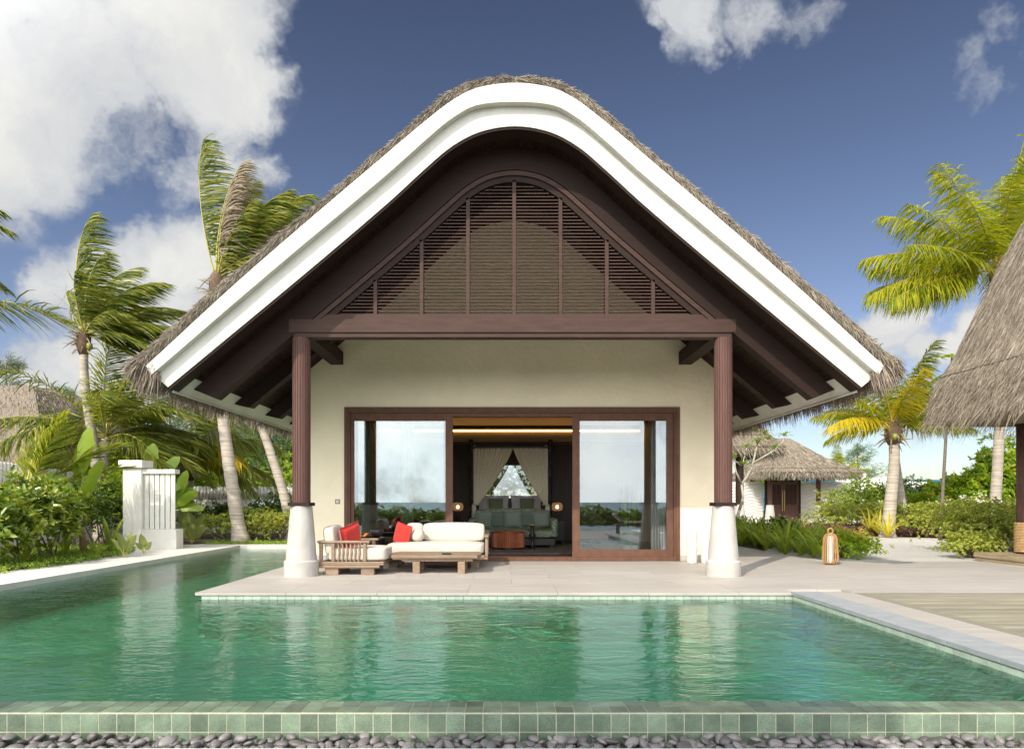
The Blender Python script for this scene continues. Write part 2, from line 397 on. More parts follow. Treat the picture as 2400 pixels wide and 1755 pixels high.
def mesh_np(name, V, Fa, mats, midx=None, smooth=False):
    me = bpy.data.meshes.new(name)
    V = np.asarray(V, dtype=np.float32); Fa = np.asarray(Fa, dtype=np.int32)
    k = Fa.shape[1]
    me.vertices.add(len(V)); me.vertices.foreach_set('co', V.ravel())
    me.loops.add(Fa.size); me.loops.foreach_set('vertex_index', Fa.ravel())
    me.polygons.add(len(Fa)); me.polygons.foreach_set('loop_start', np.arange(0, Fa.size, k, dtype=np.int32))
    if midx is not None: me.polygons.foreach_set('material_index', np.asarray(midx, dtype=np.int32))
    if smooth: me.polygons.foreach_set('use_smooth', np.ones(len(Fa), dtype=bool))
    for m in mats: me.materials.append(MATS[m])
    me.update(calc_edges=True)
    return me
def np_obj(name, V, Fa, mats, parent=None, midx=None, smooth=False, kind=None):
    V = np.array(V, dtype=np.float32)
    org = ORG.get(parent.name, Vector()) if parent else Vector()
    V = V - np.array(org)
    o = bpy.data.objects.new(name, mesh_np(name, V, Fa, mats if isinstance(mats, (list, tuple)) else [mats], midx, smooth))
    link(o, parent)
    ORG[o.name] = org
    if kind: o['kind'] = kind
    return o

class MB:
    def __init__(s): s.v = []; s.f = []
    def add(s, vs, fs):
        b = len(s.v); s.v += [tuple(v) for v in vs]; s.f += [tuple(b + i for i in f) for f in fs]; return s
    def box(s, x0, x1, y0, y1, z0, z1):
        return s.add([(x0, y0, z0), (x1, y0, z0), (x1, y1, z0), (x0, y1, z0), (x0, y0, z1), (x1, y0, z1), (x1, y1, z1), (x0, y1, z1)],
                     [(0, 3, 2, 1), (4, 5, 6, 7), (0, 1, 5, 4), (1, 2, 6, 5), (2, 3, 7, 6), (3, 0, 4, 7)])
    def obox(s, c, ax, ay, az):
        """oriented box from half-axis vectors"""
        c, ax, ay, az = map(Vector, (c, ax, ay, az))
        vs = [c + ax * i + ay * j + az * k for k in (-1, 1) for i, j in ((-1, -1), (1, -1), (1, 1), (-1, 1))]
        return s.add(vs, [(0, 3, 2, 1), (4, 5, 6, 7), (0, 1, 5, 4), (1, 2, 6, 5), (2, 3, 7, 6), (3, 0, 4, 7)])
    def prism(s, poly, y0, y1):
        """polygon in XZ extruded along Y"""
        n = len(poly)
        vs = [(x, y0, z) for x, z in poly] + [(x, y1, z) for x, z in poly]
        fs = [tuple(range(n)), tuple(range(2 * n - 1, n - 1, -1))] + [(i, i + n, (i + 1) % n + n, (i + 1) % n) for i in range(n)]
        return s.add(vs, fs)
    def tube(s, pts, rad, n=8, caps=True):
        pts = [Vector(p) for p in pts]
        if not hasattr(rad, '__len__'): rad = [rad] * len(pts)
        rings = []; up = Vector((0, 0, 1))
        prev = None
        for i, p in enumerate(pts):
            t = (pts[min(i + 1, len(pts) - 1)] - pts[max(i - 1, 0)])
            t = t.normalized() if t.length > 1e-9 else Vector((0, 0, 1))
            if prev is None:
                a = t.cross(Vector((0, 1, 0)) if abs(t.y) < .9 else Vector((1, 0, 0))).normalized()
            else:
                a = (prev - t * prev.dot(t)).normalized()
            prev = a; b = t.cross(a)
            rings.append([p + (a * math.cos(2 * math.pi * k / n) + b * math.sin(2 * math.pi * k / n)) * rad[i] for k in range(n)])
        base = len(s.v)
        for r in rings: s.v += [tuple(v) for v in r]
        for i in range(len(rings) - 1):
            for k in range(n):
                a = base + i * n + k; b = base + i * n + (k + 1) % n
                s.f.append((a, b, b + n, a + n))
        if caps:
            s.f.append(tuple(base + k for k in range(n - 1, -1, -1)))
            s.f.append(tuple(base + (len(rings) - 1) * n + k for k in range(n)))
        return s
    def lathe(s, prof, c=(0, 0, 0), n=24, flute=0, fd=0.0):
        """prof: (r, z); flute: number of flutes of depth fd"""
        base = len(s.v)
        for r, z in prof:
            for k in range(n):
                a = 2 * math.pi * k / n
                rr = r * (1 - (fd if flute and (k % (n // flute)) in (0,) else 0))
                s.v.append((c[0] + rr * math.cos(a), c[1] + rr * math.sin(a), c[2] + z))
        for i in range(len(prof) - 1):
            for k in range(n):
                a = base + i * n + k; b = base + i * n + (k + 1) % n
                s.f.append((a, b, b + n, a + n))
        s.f.append(tuple(base + k for k in range(n - 1, -1, -1)))
        s.f.append(tuple(base + (len(prof) - 1) * n + k for k in range(n)))
        return s
    def mesh(s, name, m, org=Vector(), smooth=False):
        me = bpy.data.meshes.new(name)
        me.from_pydata([(v[0] - org[0], v[1] - org[1], v[2] - org[2]) for v in s.v], [], s.f)
        me.materials.append(MATS[m])
        if smooth: me.polygons.foreach_set('use_smooth', [True] * len(me.polygons))
        return me
    def build(s, name, m, parent=None, smooth=False, bevel=0, seg=2, auto=False):
        org = ORG.get(parent.name, Vector()) if parent else Vector()
        me = s.mesh(name, m, org, smooth)
        o = link(bpy.data.objects.new(name, me), parent)
        ORG[o.name] = org
        if bevel:
            b = o.modifiers.new('bevel', 'BEVEL'); b.width = bevel; b.segments = seg; b.limit_method = 'ANGLE'; b.angle_limit = math.radians(35)
            if smooth: b.harden_normals = False
        if auto:
            me.polygons.foreach_set('use_smooth', [True] * len(me.polygons))
            me.set_sharp_from_angle(angle=math.radians(40))
        return o
def inst(name, me, parent, loc, rot=(0, 0, 0), scale=(1, 1, 1)):
    o = bpy.data.objects.new(name, me)
    org = ORG.get(parent.name, Vector()) if parent else Vector()
    o.location = Vector(loc) - org; o.rotation_euler = rot; o.scale = scale
    return link(o, parent)
def box(name, m, parent, x0, x1, y0, y1, z0, z1, bevel=0):
    return MB().box(x0, x1, y0, y1, z0, z1).build(name, m, parent, bevel=bevel)
def copy_tree(o, loc=None, label=None):
    c = o.copy(); COL.objects.link(c)
    if loc is not None: c.location = loc
    ORG[c.name] = Vector(c.location)
    if label: c['label'] = label
    for ch in o.children:
        d = ch.copy(); COL.objects.link(d); d.parent = c
        for g in ch.children:
            e = g.copy(); COL.objects.link(e); e.parent = d
    return c
def S(x, y, Y):
    return Vector(((x - CX) / F * Y, Y, EYE - (y - HY) / F * Y))

def nrm(a): return a / np.maximum(np.linalg.norm(a, axis=-1, keepdims=True), 1e-9)
def ribbons(P, D, L, W, droop=0.0, side=None):
    """tapered 2-segment strips"""
    n = len(P); D = nrm(D); L = np.broadcast_to(L, (n,))[:, None]; W = np.broadcast_to(W, (n,))[:, None]
    if side is None: side = NR.normal(size=(n, 3))
    s = nrm(np.cross(D, side))
    mid = P + D * L * .5
    tip = P + D * L + np.array([0, 0, -1.0]) * L * droop
    mid[:, 2] -= (L[:, 0]) * droop * .3
    V = np.stack([P - s * W / 2, P + s * W / 2, mid + s * W * .42, mid - s * W * .42, tip + s * W * .12, tip - s * W * .12], 1).reshape(-1, 3)
    b = (np.arange(n) * 6)[:, None]
    Fa = np.concatenate([b + np.array([0, 1, 2, 3]), b + np.array([3, 2, 4, 5])], 1).reshape(-1, 4)
    return V, Fa
def leaves(P, D, L, W, fold=.18, droop=.12, side=None):
    n = len(P); D = nrm(D); L = np.broadcast_to(L, (n,))[:, None]; W = np.broadcast_to(W, (n,))[:, None]
    up = NR.normal(size=(n, 3)) * .45 + np.array([0, 0, 1.0]) if side is None else side
    s = nrm(np.cross(D, up)); nn = np.cross(s, D)
    dz = np.array([0, 0, -1.0])
    def pt(a, b): return P + D * L * a + s * W * b + nn * W * abs(b) * 2 * fold + dz * L * droop * a * a
    V = np.stack([pt(0, 0), pt(.35, .46), pt(.75, .34), pt(1, 0), pt(.75, -.34), pt(.35, -.46)], 1).reshape(-1, 3)
    b = (np.arange(n) * 6)[:, None]
    Fa = np.concatenate([b + np.array([0, 1, 2, 3]), b + np.array([0, 3, 4, 5])], 1).reshape(-1, 4)
    return V, Fa
def join(parts):
    Vs, Fs, Ms, off = [], [], [], 0
    for p in parts:
        V, Fa = p[0], p[1]
        Vs.append(V); Fs.append(Fa + off); off += len(V); Ms.append(np.full(len(Fa), p[2] if len(p) > 2 else 0))
    return np.concatenate(Vs), np.concatenate(Fs), np.concatenate(Ms)
# ================================================================== SETTING
H0 = 153.7; YG = 10.15; XC = .14
def prof(pts):
    """half profile (px offset, px height) -> full (x, z) polyline, smoothed"""
    half = [(o / H0, EYE + (HY - y) / H0) for o, y in pts]
    full = [(XC - o, z) for o, z in half[::-1]] + [(XC + o, z) for o, z in half[1:]]
    P = [Vector((x, 0, z)) for x, z in full]
    out = []
    for i in range(len(P) - 1):
        p0 = P[i - 1] if i > 0 else P[i] * 2 - P[i + 1]
        p3 = P[i + 2] if i + 2 < len(P) else P[i + 1] * 2 - P[i]
        p1, p2 = P[i], P[i + 1]
        m1 = (p2 - p0) / 2; m2 = (p3 - p1) / 2
        l = (p2 - p1).length
        if m1.length > 1e-6: m1 = m1.normalized() * l
        if m2.length > 1e-6: m2 = m2.normalized() * l
        for k in range(8):
            t = k / 8
            out.append(p1 * (2 * t**3 - 3 * t * t + 1) + m1 * (t**3 - 2 * t * t + t) + p2 * (-2 * t**3 + 3 * t * t) + m2 * (t**3 - t * t))
    out.append(P[-1])
    return resample([(p.x, p.z) for p in out], 121)
def resample(pl, n):
    d = [0]
    for a, b in zip(pl, pl[1:]): d.append(d[-1] + math.hypot(b[0] - a[0], b[1] - a[1]))
    out = []; j = 0
    for i in range(n):
        t = d[-1] * i / (n - 1)
        while j < len(d) - 2 and d[j + 1] < t: j += 1
        u = (t - d[j]) / max(1e-9, d[j + 1] - d[j])
        out.append((pl[j][0] + (pl[j + 1][0] - pl[j][0]) * u, pl[j][1] + (pl[j + 1][1] - pl[j][1]) * u))
    return out
def offset(pl, d):
    """offset a left-to-right roof polyline downward (into the house) by d"""
    out = []
    for i in range(len(pl)):
        a = pl[max(0, i - 1)]; b = pl[min(len(pl) - 1, i + 1)]
        tx, tz = b[0] - a[0], b[1] - a[1]; l = math.hypot(tx, tz)
        out.append((pl[i][0] + tz / l * d, pl[i][1] - tx / l * d))
    return out
INNER = prof([(0, 296), (81, 309), (147, 343), (207, 393), (300, 478), (500, 648), (813, 907)])
MIDP = prof([(0, 250), (90, 258), (140, 284), (185, 319), (300, 421), (573, 650), (843, 882)])
OUTER = prof([(0, 206), (85, 217), (135, 240), (185, 276), (300, 372), (624, 650), (854, 861)])
THATCH = prof([(0, 184), (90, 194), (140, 214), (190, 250), (304, 348), (663, 648), (880, 838)])
def zat(pl, x):
    for a, b in zip(pl, pl[1:]):
        if a[0] <= x <= b[0]: return a[1] + (b[1] - a[1]) * (x - a[0]) / (b[0] - a[0])
    return pl[0][1] if x < pl[0][0] else pl[-1][1]
def band(A, B, y0, y1, mb=None):
    """closed solid between polylines A (upper) and B (lower), y0..y1"""
    mb = mb or MB()
    n = len(A)
    vs = [(x, y0, z) for x, z in A] + [(x, y0, z) for x, z in B] + [(x, y1, z) for x, z in A] + [(x, y1, z) for x, z in B]
    fs = []
    for i in range(n - 1):
        fs += [(i, n + i, n + i + 1, i + 1), (2 * n + i, 2 * n + i + 1, 3 * n + i + 1, 3 * n + i),
               (i, i + 1, 2 * n + i + 1, 2 * n + i), (n + i, 3 * n + i, 3 * n + i + 1, n + i + 1)]
    fs += [(0, 2 * n, 3 * n, n), (n - 1, 2 * n - 1, 4 * n - 1, 3 * n - 1)]
    return mb.add(vs, fs)

# ---- ground
WZ = -.09                                      # water level
PX0, PX1, PY0, PY1, CHX, CHY = -7.35, 3.80, 4.30, 8.83, -4.08, 18.35
g = setting('ground')
gm = MB()
HX0, HX1, HY0, HY1 = -8.36, 6.35, -7.0, 18.9
for x0, x1, y0, y1 in [(-1500, HX0, -40, 1500), (HX1, 1500, -40, 1500), (HX0, HX1, HY1, 1500), (HX0, HX1, -40, HY0)]:
    gm.add([(x0, y0, -.03), (x1, y0, -.03), (x1, y1, -.03), (x0, y1, -.03)], [(0, 1, 2, 3)])
gm.build('soil', 'soil', g)
box('rear_paving', 'paving', g, HX0, HX1, HY0, 3.60, -.5, -.22)
s_ = setting('sea')
MB().add([(14, 46, .6), (200, 46, .6), (1500, 900, EYE + .031 * 900), (250, 900, EYE + .0345 * 900)], [(0, 1, 2, 3)]).build('sea_surface', 'sea_water', s_)
MB().add([(-3000, -40, -1.6), (3000, -40, -1.6), (3000, -4000, -1.6), (-3000, -4000, -1.6)], [(3, 2, 1, 0)]).build('sea_surface', 'sea_water', s_)
# path behind the terrace, curving to the gate
p = setting('garden_path')
P_ = [(6.2, 13.49), (10.6, 13.49), (10.4, 15.4), (12.2, 17.6), (13.9, 20.4), (14.6, 22.2), (12.6, 23.6), (13.4, 26), (17.5, 30), (19.2, 33.6), (19.2, 38), (10, 38), (11.5, 33), (10.5, 27), (8.4, 22), (7.6, 19), (6.2, 16)]
MB().add([(x, y, -.012) for x, y in P_], [tuple(range(len(P_)))]).build('path_surface', 'path', p)

# ---- pool
pool = setting('pool')
pf = MB()
fl = -.56
def quad(a, b, c, d, mb): mb.add([a, b, c, d], [(0, 1, 2, 3)])
pf.box(PX0, PX1, PY0, PY1, fl - .1, fl)
pf.box(PX0, CHX, PY1, CHY, fl - .1, fl)
pf.build('pool_floor', 'pool_floor', pool)
pw = MB()
pw.box(PX0 - .14, PX0, PY0 - .2, CHY, fl - .1, WZ - .004)          # left wall
pw.box(PX0, CHX, CHY, CHY + .12, fl, WZ - .004)
pw.box(PX0, PX1, PY0 - .019, PY0, fl - .1, WZ - .012)            # front wall core
pw.box(CHX, CHX + .12, PY1 + .1101, CHY - .001, fl, WZ - .004)
pw.box(CHX, PX1 + .1, PY1, PY1 + .11, fl, WZ - .004)
pw.box(PX1, PX1 + .1, PY0 - .216, PY1, fl, WZ - .004)
pw.build('pool_wall', 'pool_floor', pool)
st = MB()
for i, (d, z) in enumerate([(0.7, -.20), (1.25, -.30), (1.8, -.42)]):
    st.box(PX0 + .002, CHX - .002, CHY - d, CHY - .002 * (i + 1), fl, z)
for i, (d, z) in enumerate([(.45, -.30)]):
    st.box(CHX + .3, PX1 - .002, PY1 - d, PY1 - .002, fl, z)
0 and st.box(PX1 - .75, PX1 - .003, PY0 + .5, PY1 - .46, fl, -.40)
st.build('pool_step', 'pool_floor', pool)
MB().add([(PX0, PY0 - .012, WZ), (PX1, PY0 - .012, WZ), (PX1, PY1, WZ), (CHX, PY1, WZ), (CHX, CHY, WZ), (PX0, CHY, WZ)], [(0, 1, 2, 3, 4, 5)]).build('water', 'pool_water', pool)

# infinity edge tiles: two rows on the face, two on top
TS = .112
edge = setting('pool_edge')
box('edge_core', 'tile_grout', edge, -5.2, 5.2, PY0 - 2 * TS - .0035, PY0 - .02, -.6, WZ + .0015)
tm = MB().box(0, TS - .0055, 0, .010, 0, TS - .0055)
me_face = tm.mesh('tile', 'tile_green')
me_top = MB().box(0, TS - .0055, 0, TS - .0055, 0, .010).mesh('tile', 'tile_green')
nt_ = 75
for i in range(nt_):
    x = -nt_ / 2 * TS + i * TS + .03
    for r in range(2):
        inst('tile', me_face, edge, (x + .002, PY0 - 2 * TS - .006 + R.uniform(0, .002), WZ - (r + 1) * TS - .001))
        inst('tile', me_top, edge, (x + .002, PY0 - (r + 1) * TS + .002, WZ - .006 + R.uniform(0, .0012)))
# waterline tiles
wl = setting('waterline_tiles')
me_w = MB().box(.002, TS - .002, 0, .008, 0, TS - .004).mesh('tile', 'tile_pale')
x = CHX + .05
while x < PX1 - .06:
    inst('tile', me_w, wl, (x, PY1 - .009, -.035 - TS)); x += TS
y = PY0 + .0
while y < PY1 - .08:
    inst('tile', me_w, wl, (PX1 - .001, y, -.035 - TS), (0, 0, math.pi / 2)); y += TS
y = 5.6
while y < CHY - .08:
    inst('tile', me_w, wl, (PX0 + .009, y, -.035 - TS), (0, 0, math.pi / 2)); y += TS
x = PX0 + .02
while x < CHX - .06:
    inst('tile', me_w, wl, (x, CHY - .009, -.035 - TS)); x += TS
# white coping left and rear
lc = setting('poolside_path')
y = 2.0; k = 0
while y < 18.2:
    box('coping_slab', 'white_coping', lc, -8.36, PX0 + .02, y + .0015, y + 1.1985, -.3, .0 + R.uniform(0, .002), .004); y += 1.2
x = PX0 + .022
while x < CHX + 1.2:
    box('coping_slab', 'white_coping', lc, x + .0015, min(x + 1.1985, CHX + 1.1), CHY - .02, CHY + .52, -.3, .001, .004); x += 1.2
# ---- terrace
ter = setting('terrace')
tb = MB()
tb.box(CHX + .03, 6.33, PY1 + .12, 22.5, -1.3, -.034)
tb.box(PX1 + .11, 16.6, PY1 - .03, 13.45, -1.25, -.036)
tb.build('terrace_base', 'grout', ter)
SLAB = {}
def slabs(x0, x1, y0, y1, w, d, zz=0, m='paving', parent=ter, name='paving_slab', off=0):
    y = y0; r = 0
    while y < y1 - .02:
        yy = min(y + d, y1); x = x0 - (off if r % 2 else 0)
        while x < x1 - .02:
            xx = min(x + w, x1); xs = max(x, x0)
            key = (round(xx - xs, 3), round(yy - y, 3), m)
            if key not in SLAB:
                SLAB[key] = MB().box(.0022, key[0] - .0022, .0022, key[1] - .0022, -.034, 0).mesh(name, m)
            inst(name, SLAB[key], parent, (xs, y, zz + R.uniform(-.0008, .0008)))
            x += w
        y = yy; r += 1
slabs(CHX - .03, PX1 + .06, PY1 - .03, PY1 + .33, 1.2, .36)
slabs(CHX - .03, 6.35, PY1 + .33, 13.50, 1.2, .6, off=.6)
slabs(4.62, 16.6, PY1 - .02, PY1 + .33, 1.2, .36)
slabs(6.35, 16.6, PY1 + .33, 13.47, 1.2, .6, off=.6)
slabs(4.47, 6.35, 13.50, 20.5, .94, .6)
slabs(CHX - .03, -4.22, 13.50, 18.5, .5, .6)
# stone band + grey coping on the right pool side
slabs(4.165, 4.60, 2.6, PY1 - .02, .435, .9, 0)
cp = setting('pool_coping')
y = 2.0
while y < PY1 - .1:
    y2 = min(y + .62, PY1 + .03)
    box('coping_stone', 'coping_grey', cp, PX1 - .02, 4.155, y + .0015, y2 - .0015, -.033, .014, .003); y += .62
box('band_base', 'grout', cp, PX1 + .1, 4.62, 2.0, PY1 - .04, -1.0, -.036)
# ---- timber deck
td = setting('timber_deck')
box('deck_base', 'soil', td, 4.62, 16.6, 1.0, PY1 - .03, -.6, -.045)
y = PY1 - .03
box('border_board', 'timber', td, 4.62, 4.755, 1.0, PY1 - .16, -.04, -.002, .002)
box('border_board', 'timber', td, 4.62, 16.6, PY1 - .155, PY1 - .025, -.04, -.002, .002)
y = PY1 - .163
while y > 1.5:
    x = 4.762
    x2 = R.uniform(6.5, 10)
    box('deck_board', 'timber', td, x, x2 - .002, y - .088, y, -.04, -.003 + R.uniform(-.001, .001), .002)
    box('deck_board', 'timber', td, x2 + .002, 16.6, y - .088, y, -.04, -.003 + R.uniform(-.001, .001), .002)
    y -= .094
# ---- pebbles and kerb at the very front
pb = setting('pebble_bed')
box('bed_base', 'soil', pb, -6, 6, 3.80, 4.07, -.5, -.275)
kb = setting('kerb')
x = -6.0
while x < 6:
    box('kerb_stone', 'kerb_stone', kb, x + .0015, x + .8985, 3.58, 3.805, -.5, -.205, .004); x += .9
PEB = []
for k in range(5):
    bm = bmesh.new(); bmesh.ops.create_icosphere(bm, subdivisions=2, radius=1)
    ph = [R.uniform(0, 6) for _ in range(4)]
    for v in bm.verts:
        c = v.co; q = 1 + .10 * math.sin(2.1 * c.x + ph[0]) + .08 * math.sin(2.7 * c.y + ph[1]) + .05 * math.sin(3.3 * c.z + ph[2])
        v.co = c * q
    me = bpy.data.meshes.new('pebble'); bm.to_mesh(me); bm.free(); me.materials.append(M['pebble'])
    me.polygons.foreach_set('use_smooth', [True] * len(me.polygons)); PEB.append(me)
def pebble(x, y, z):
    a = R.uniform(.026, .050)
    inst('pebble', R.choice(PEB), pb, (x, y, z), (R.uniform(-.5, .5), R.uniform(-.5, .5), R.uniform(0, 3.14)), (a, a * R.uniform(.6, .85), a * R.uniform(.38, .6)))
# small filler stones under the ones that can be told apart
vs_ = np.array([tuple(v.co) for v in PEB[0].vertices]); fs_ = np.array([tuple(p.vertices) for p in PEB[0].polygons])
Vp, Fp = [], []
for k in range(620):
    a = R.uniform(.020, .038); m3 = np.array((Matrix.Rotation(R.uniform(0, 3.1), 3, 'Z') @ Matrix.Rotation(R.uniform(-.6, .6), 3, 'X')))
    q = (vs_ * np.array([a, a * R.uniform(.6, .9), a * R.uniform(.45, .7)])) @ m3.T + np.array([R.uniform(-3.6, 3.6), R.uniform(3.83, 4.045), R.uniform(-.275, -.248)])
    Vp.append(q); Fp.append(fs_ + k * len(vs_))
np_obj('pebble_fill', np.concatenate(Vp), np.concatenate(Fp), 'pebble', pb, smooth=True, kind='stuff')
n_p = 0
for row, (yy, zz) in enumerate([(3.845, -.250), (3.905, -.243), (3.965, -.236), (4.03, -.228)]):
    x = -3.45
    while x < 3.45 and n_p < 299:
        pebble(x + R.uniform(-.02, .02), min(yy + R.uniform(-.02, .02), 4.035), zz + R.uniform(-.012, .014)); x += R.uniform(.072, .112); n_p += 1
# ================================================================== VILLA
villa = thing('villa', 'large cream villa with curved white gable and thatched roof beyond the pool', 'house', (XC, 13.6, 0))
YB = 23.0
# barge boards: two stepped white bands, a brown fillet beneath
band(MIDP, INNER, YG, YG + .16).build('barge_board', 'white_paint', villa, auto=True)
band(OUTER, MIDP, YG - .12, YG + .16).build('barge_board', 'white_paint', villa, auto=True)
IN2 = offset(INNER, .035)
band(INNER, IN2, YG + .02, YG + .30).build('barge_fillet', 'beam_wood', villa, auto=True)
# thatch shell
TH1 = offset(THATCH, .06)
INO = offset(INNER, -.03)
band(TH1, INO, YG + .17, YB).build('thatch_roof', 'thatch', villa, auto=True)
# soffit boards run into depth
NB = 132
sof = resample(INNER, NB + 1)
for i in range(NB):
    a, b = sof[i], sof[i + 1]
    tx, tz = b[0] - a[0], b[1] - a[1]; l = math.hypot(tx, tz); tx /= l; tz /= l
    g_ = .0035
    a2 = (a[0] + tx * g_, a[1] + tz * g_); b2 = (b[0] - tx * g_, b[1] - tz * g_)
    nx, nz = -tz, tx
    MB().prism([a2, b2, (b2[0] + nx * .022, b2[1] + nz * .022), (a2[0] + nx * .022, a2[1] + nz * .022)], YG + .165, 21.2).build('soffit_board', 'soffit_wood', villa)
# eave fillers in white, one long board each side
for sgn, end in ((-1, INNER[0]), (1, INNER[-1])):
    X, Z = end
    pl = [(X, Z - .035), (X - sgn * .25, Z + .19), (X - sgn * .02, Z + .02), (X + sgn * .02, Z + .0)]
    if sgn > 0: pl = pl[::-1]
    MB().prism(pl, YG + .162, YB - .3).build('eave_board', 'white_paint', villa)
    MB().box(X - .02, X + .02, YG + .162, YB - .3, Z - .055, Z - .036).build('eave_board', 'white_paint', villa)
# rafters
def sub(pl, s0, s1, n=61):
    pts = [p for p in pl if s0 <= (p[0] - XC) <= s1]
    return resample(pts, n)
def rafter(yc, depth=.27, w=.22):
    lo = offset(INNER, depth)
    for s in (-1, 1):
        # right or left half, slanted cut at the eave
        U = [p for p in INNER if (p[0] - XC) * s >= -.001]; Lw = [p for p in lo if (p[0] - XC) * s >= -.02]
        if s < 0: U = U[::-1]; Lw = Lw[::-1]
        U = resample(U, 60)[:-1]; Lw = resample(Lw, 64)[:-3]
        Lw = resample(Lw, 59)
        if s > 0: band(U, Lw, yc - w / 2, yc + w / 2).build('rafter', 'beam_wood', villa, auto=True)
        else: band(U[::-1], Lw[::-1], yc - w / 2, yc + w / 2).build('rafter', 'beam_wood', villa, auto=True)
YCOL = 10.86
for k, yc in enumerate([YCOL, 12.46, 14.05, 15.6, 17.1, 18.7, 20.3]):
    rafter(yc, .36 if k == 0 else .25)
# columns
def flute_mesh(r, z0, z1, nf=22):
    mb = MB(); pr = []
    for k in range(nf):
        a0 = 2 * math.pi * k / nf; da = 2 * math.pi / nf
        for f_, rr in ((.0, r * .90), (.12, r * .90), (.16, r), (.96, r)):
            pr.append((a0 + da * f_, rr))
    n = len(pr)
    mb.v = [(q * math.cos(a), q * math.sin(a), z) for z in (z0, z1) for a, q in pr]
    mb.f = [(i, (i + 1) % n, (i + 1) % n + n, i + n) for i in range(n)] + [tuple(range(n - 1, -1, -1)), tuple(range(n, 2 * n))]
    return mb
me_sh = flute_mesh(.143, 1.19, 3.86).mesh('column_shaft', 'column_wood')
me_base = MB().lathe([(.275, 0), (.275, .235), (.262, .25), (.262, .25), (.245, .26), (.172, 1.13), (.165, 1.135)], n=40).mesh('column_base', 'white_plaster')
me_base.polygons.foreach_set('use_smooth', [True] * len(me_base.polygons)); me_base.set_sharp_from_angle(angle=math.radians(30))
me_col = MB().box(-.172, .172, -.172, .172, 1.136, 1.192).mesh('column_collar', 'beam_wood')
for X in (-3.33, 3.55):
    c = inst('column', me_sh, villa, (X, YCOL, 0)); ORG[c.name] = Vector((X, YCOL, 0))
    for nm, me in (('column_base', me_base), ('column_collar', me_col)):
        o = bpy.data.objects.new(nm, me); link(o, c)
# tie beam
box('tie_beam', 'tie_wood', villa, -3.50, 3.72, 10.74, 10.98, 3.935, 4.15, .006)
box('tie_beam', 'tie_wood', villa, -3.44, 3.66, 10.765, 10.955, 3.862, 3.936, .004)
# longitudinal beams from columns to wall
for X in (-3.42, 3.64):
    box('wall_beam', 'beam_wood', villa, X - .13, X + .13, 10.985, 13.50, 3.98, 4.24, .005)
# louvred gable
ARC = offset(INNER, .37)
gx0, gx1 = XC - 3.32, XC + 3.32
arcU = resample([p for p in ARC if gx0 - .05 <= p[0] <= gx1 + .05], 81)
ARC2 = offset(ARC, .165); ARC3 = offset(ARC, .07)
band(resample([p for p in ARC if gx0 <= p[0] <= gx1], 81), resample([p for p in ARC2 if gx0 + .0 <= p[0] <= gx1 - .0], 81), 10.80, 10.93).build('louvre_frame', 'beam_wood', villa, auto=True)
band(resample([p for p in ARC if gx0 + .0 <= p[0] <= gx1 - .0], 81), resample([p for p in ARC3 if gx0 <= p[0] <= gx1], 81), 10.765, 10.80).build('louvre_frame', 'tie_wood', villa, auto=True)
box('louvre_sill', 'tie_wood', villa, XC - 3.28, XC + 3.28, 10.78, 10.94, 4.153, 4.235, .004)
mull = [XC + k * .752 for k in range(-4, 5)]
for X in mull[1:-1]:
    zt = zat(ARC2, X) + .03
    box('louvre_mullion', 'tie_wood', villa, X - .03, X + .03, 10.80, 10.93, 4.236, zt, .003)
z = 4.262
while z < 6.34:
    for k in range(8):
        x0, x1 = mull[k] + .03, mull[k + 1] - .03
        # clip by the arch
        xs = [x0 + (x1 - x0) * i / 40 for i in range(41)]
        ok = [x for x in xs if zat(ARC2, x) > z + .01]
        if len(ok) < 3: continue
        a, b = ok[0] - .012 * (ok[0] > x0 + .001), ok[-1] + .012 * (ok[-1] < x1 - .001)
        MB().add([(a, 10.822, z - .020), (b, 10.822, z - .020), (b, 10.822, z - .004), (a, 10.822, z - .004),
                  (a, 10.885, z + .010), (b, 10.885, z + .010), (b, 10.885, z + .026), (a, 10.885, z + .026)],
                 [(0, 1, 2, 3), (3, 2, 6, 7), (1, 5, 6, 2), (0, 4, 5, 1), (4, 7, 6, 5), (0, 3, 7, 4)]).build('louvre_slat', 'tie_wood', villa)
    z += .0545
# facade wall with the door opening
YF = 13.56; DX0, DX1, DZ = -3.262, 3.524, 3.108
WX0, WX1 = -4.2, 4.44
box('wall', 'plaster', villa, WX0, DX0, YF, YF + .22, 0.0, DZ)
box('wall', 'plaster', villa, DX1, WX1, YF, YF + .22, 0.0, DZ)
top = [(WX0, DZ + .001)] + [(WX1, DZ + .001)] + [(WX1, zat(INNER, WX1) - .01)] + [(p[0], p[1] - .01) for p in INNER[::-1] if WX0 < p[0] < WX1] + [(WX0, zat(INNER, WX0) - .01)]
MB().prism(top[::-1], YF, YF + .22).build('wall', 'plaster', villa)
box('wall', 'plaster', villa, WX0, WX0 + .2, YF + .22, 21.2, 0, 3.58)
box('wall', 'plaster', villa, WX1 - .2, WX1, YF + .22, 21.2, 0, 3.58)
box('skirting', 'white_plaster', villa, DX1 + .02, WX1, YF - .015, YF, 0, .12)
box('skirting', 'white_plaster', villa, WX0, DX0 - .02, YF - .015, YF, 0, .12)
